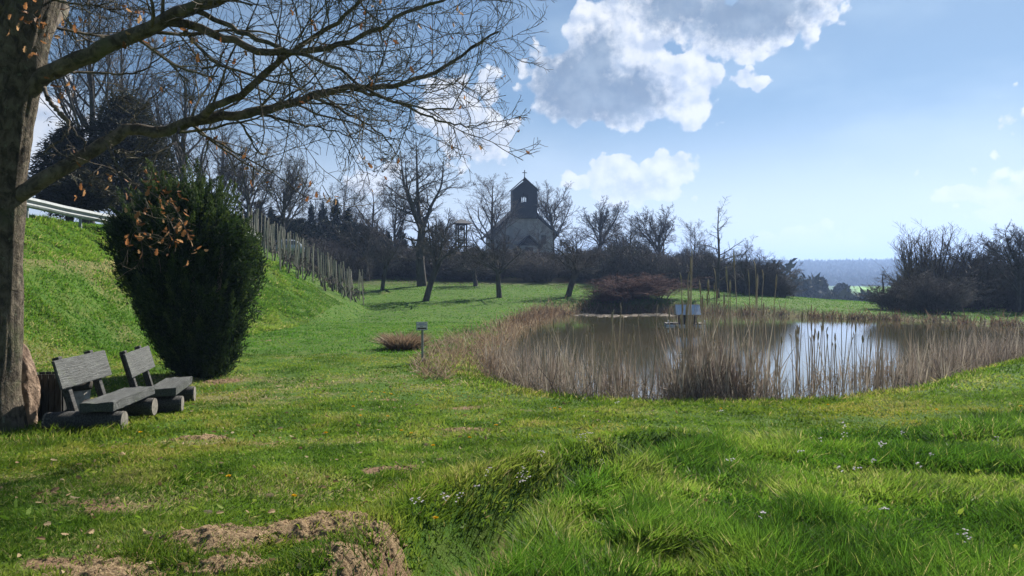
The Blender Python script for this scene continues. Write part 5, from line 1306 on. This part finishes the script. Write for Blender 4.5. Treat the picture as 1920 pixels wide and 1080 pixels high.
def shore_float():
    """pale line of floating stalks along the far shore"""
    n = 260; px = rng.uniform(1085, 1262, n); py = 591.5 + np.sin(px * .05) * 1.0 + rng.normal(size=n) * .9; Y = F * CAMZ / (py - HZ); X = (px - 960) / F * Y
    d = rng.normal(size=(n, 3)); d[:, 2] *= .04; d[:, 1] *= .5
    blades('floating_stalks', np.stack([X, Y, np.full(n, .02)], 1), d, rng.uniform(.2, .5, n), rng.uniform(.03, .06, n), np.zeros((n, 3)), rng.uniform(.8, 1, n), M_reed); tag(bpy.data.objects['floating_stalks'], kind='stuff')
shore_float()

# ------------------------------------------------------------------ flowers
def flower_proto(kind, seed):
    r = np.random.default_rng(seed)
    if kind == 'dandelion':
        h = .07; n = 60; a = r.uniform(0, 6.28, n); f = r.random(n)
        P = np.tile([[0, 0, h]], (n, 1)); d = np.stack([np.cos(a) * (.4 + f), np.sin(a) * (.4 + f), .15 + 1.1 * (1 - f)], 1); L = .012 + .011 * f; W_ = np.full(n, .006)
        heads = [(P, d, L, W_)]
    else:
        h = .2; heads = []; 
        for q in range(6):
            c = np.array([r.normal() * .022, r.normal() * .022, h + r.normal() * .02]); n = 4; a = np.arange(4) * 1.57 + r.random()
            heads.append((np.tile(c, (n, 1)), np.stack([np.cos(a), np.sin(a), np.full(4, .35)], 1), np.full(4, .012), np.full(4, .010)))
    P, d, L, W_ = [np.concatenate(q) for q in zip(*heads)]
    tmp = blades('tmp', P, d, L, W_, np.zeros_like(P), r.random(len(P)), None); hm = tmp.data; bpy.data.objects.remove(tmp)
    S0 = np.array([[0, 0, 0]]); n = 3
    sp = np.tile([[0, 0, -.01]], (3, 1)) ; tmp = blades('tmp', sp, np.array([[0.01, 0, 1], [-.02, .01, 1], [0, -.01, 1]]), np.array([h + .01] * 3), np.array([.005] * 3), np.zeros((3, 3)), r.random(3), None); sm = tmp.data; bpy.data.objects.remove(tmp)
    hm.name = 'flower_head'; sm.name = 'stem'; return hm, sm
DP = [flower_proto('dandelion', k) for k in range(2)]; CP = [flower_proto('cuckoo', k + 5) for k in range(3)]
for a, b in DP: a.materials.append(M_yel); b.materials.append(M_stem)
for a, b in CP: a.materials.append(M_pale); b.materials.append(M_stem)
def flower(kind, px, py, lab, grp, s=1.0):
    X, Y, g = place(px, py); hm, sm = rnd.choice(DP if kind == 'dandelion' else CP)
    t = empty(kind, (X, Y, g), rnd.uniform(0, 6), lab, 'flower', grp); t.scale = (s, s, s * (1 if kind == 'dandelion' else rnd.uniform(.8, 1.2)))
    t.scale.z = t.scale.z * (1.6 if kind == 'dandelion' and longmask(np.array([X]), np.array([Y]))[0] > .5 else 1)
    link('flower_head', hm, None, t); link('stem', sm, None, t)
DN = [((697, 746), 'before the reeds at the left'), ((720, 748), 'before the reeds at the left'), ((733, 750), 'before the reeds at the left'), ((675, 792), 'in the mown lawn'), ((727, 794), 'in the mown lawn'), ((752, 824), 'in the mown lawn'), ((771, 829), 'in the mown lawn'), ((812, 853), 'in the mown lawn'), ((880, 838), 'in the mown lawn'), ((1040, 779), 'in the grass before the dense reeds'), ((1050, 781), 'in the grass before the dense reeds'), ((550, 955), 'on the largest earth heap'), ((816, 1000), 'at the ditch edge in front'), ((428, 918), 'alone on the worn lawn at the left'), ((262, 828), 'in front of the benches'), ((1757, 783), 'in the meadow at the right'), ((1553, 774), 'in the meadow at the right'), ((1915, 776), 'in the meadow at the right'), ((662, 775), 'in the mown lawn'), ((610, 830), 'in the mown lawn'), ((930, 812), 'in the mown lawn'), ((1352, 778), 'in the grass before the dense reeds')]
for (px, py), w_ in DN: flower('dandelion', px, py, 'yellow dandelion ' + w_, 'dandelions ' + w_, 1.25)
CN = [(1093, 851), (1085, 848), (1107, 843), (1020, 888), (1013, 892), (973, 938), (985, 942), (988, 950), (978, 955), (1130, 897), (916, 920), (838, 981), (863, 980), (772, 988), (785, 985), (895, 980), (828, 967), (1157, 779)]
for px, py in CN: flower('cuckooflower', px, py, 'pale lilac cuckooflower growing along the grassy ditch', 'cuckooflowers along the ditch', .8)
CN2 = [(1580, 806), (1587, 810), (1650, 858), (1655, 862), (1586, 838), (1720, 888), (1642, 883), (1572, 905), (1537, 839), (1867, 842), (1750, 872), (1370, 880), (1606, 917), (1430, 1002), (1658, 992), (1805, 1040), (1815, 1042), (1695, 830), (1500, 870), (1353, 785)]
for px, py in CN2: flower('cuckooflower', px, py + 14, 'pale lilac cuckooflower in the long grass at the right', 'cuckooflowers in the long grass', .85)

# ------------------------------------------------------------------ air
def haze():
    s = SB(); s.box((0, 0, 40), (7800, 7800, 200)); 
    def fn(t, o):
        v = t.new('ShaderNodeVolumePrincipled'); v.inputs['Color'].default_value = (.38, .57, 1.0, 1); v.inputs['Density'].default_value = HAZE; v.inputs['Anisotropy'].default_value = .35
        t.l.new(v.outputs[0], o.inputs['Volume'])
    m = mat('haze', fn); o = s.obj('haze', m); tag(o, kind='stuff')
HAZE = .0005
haze()
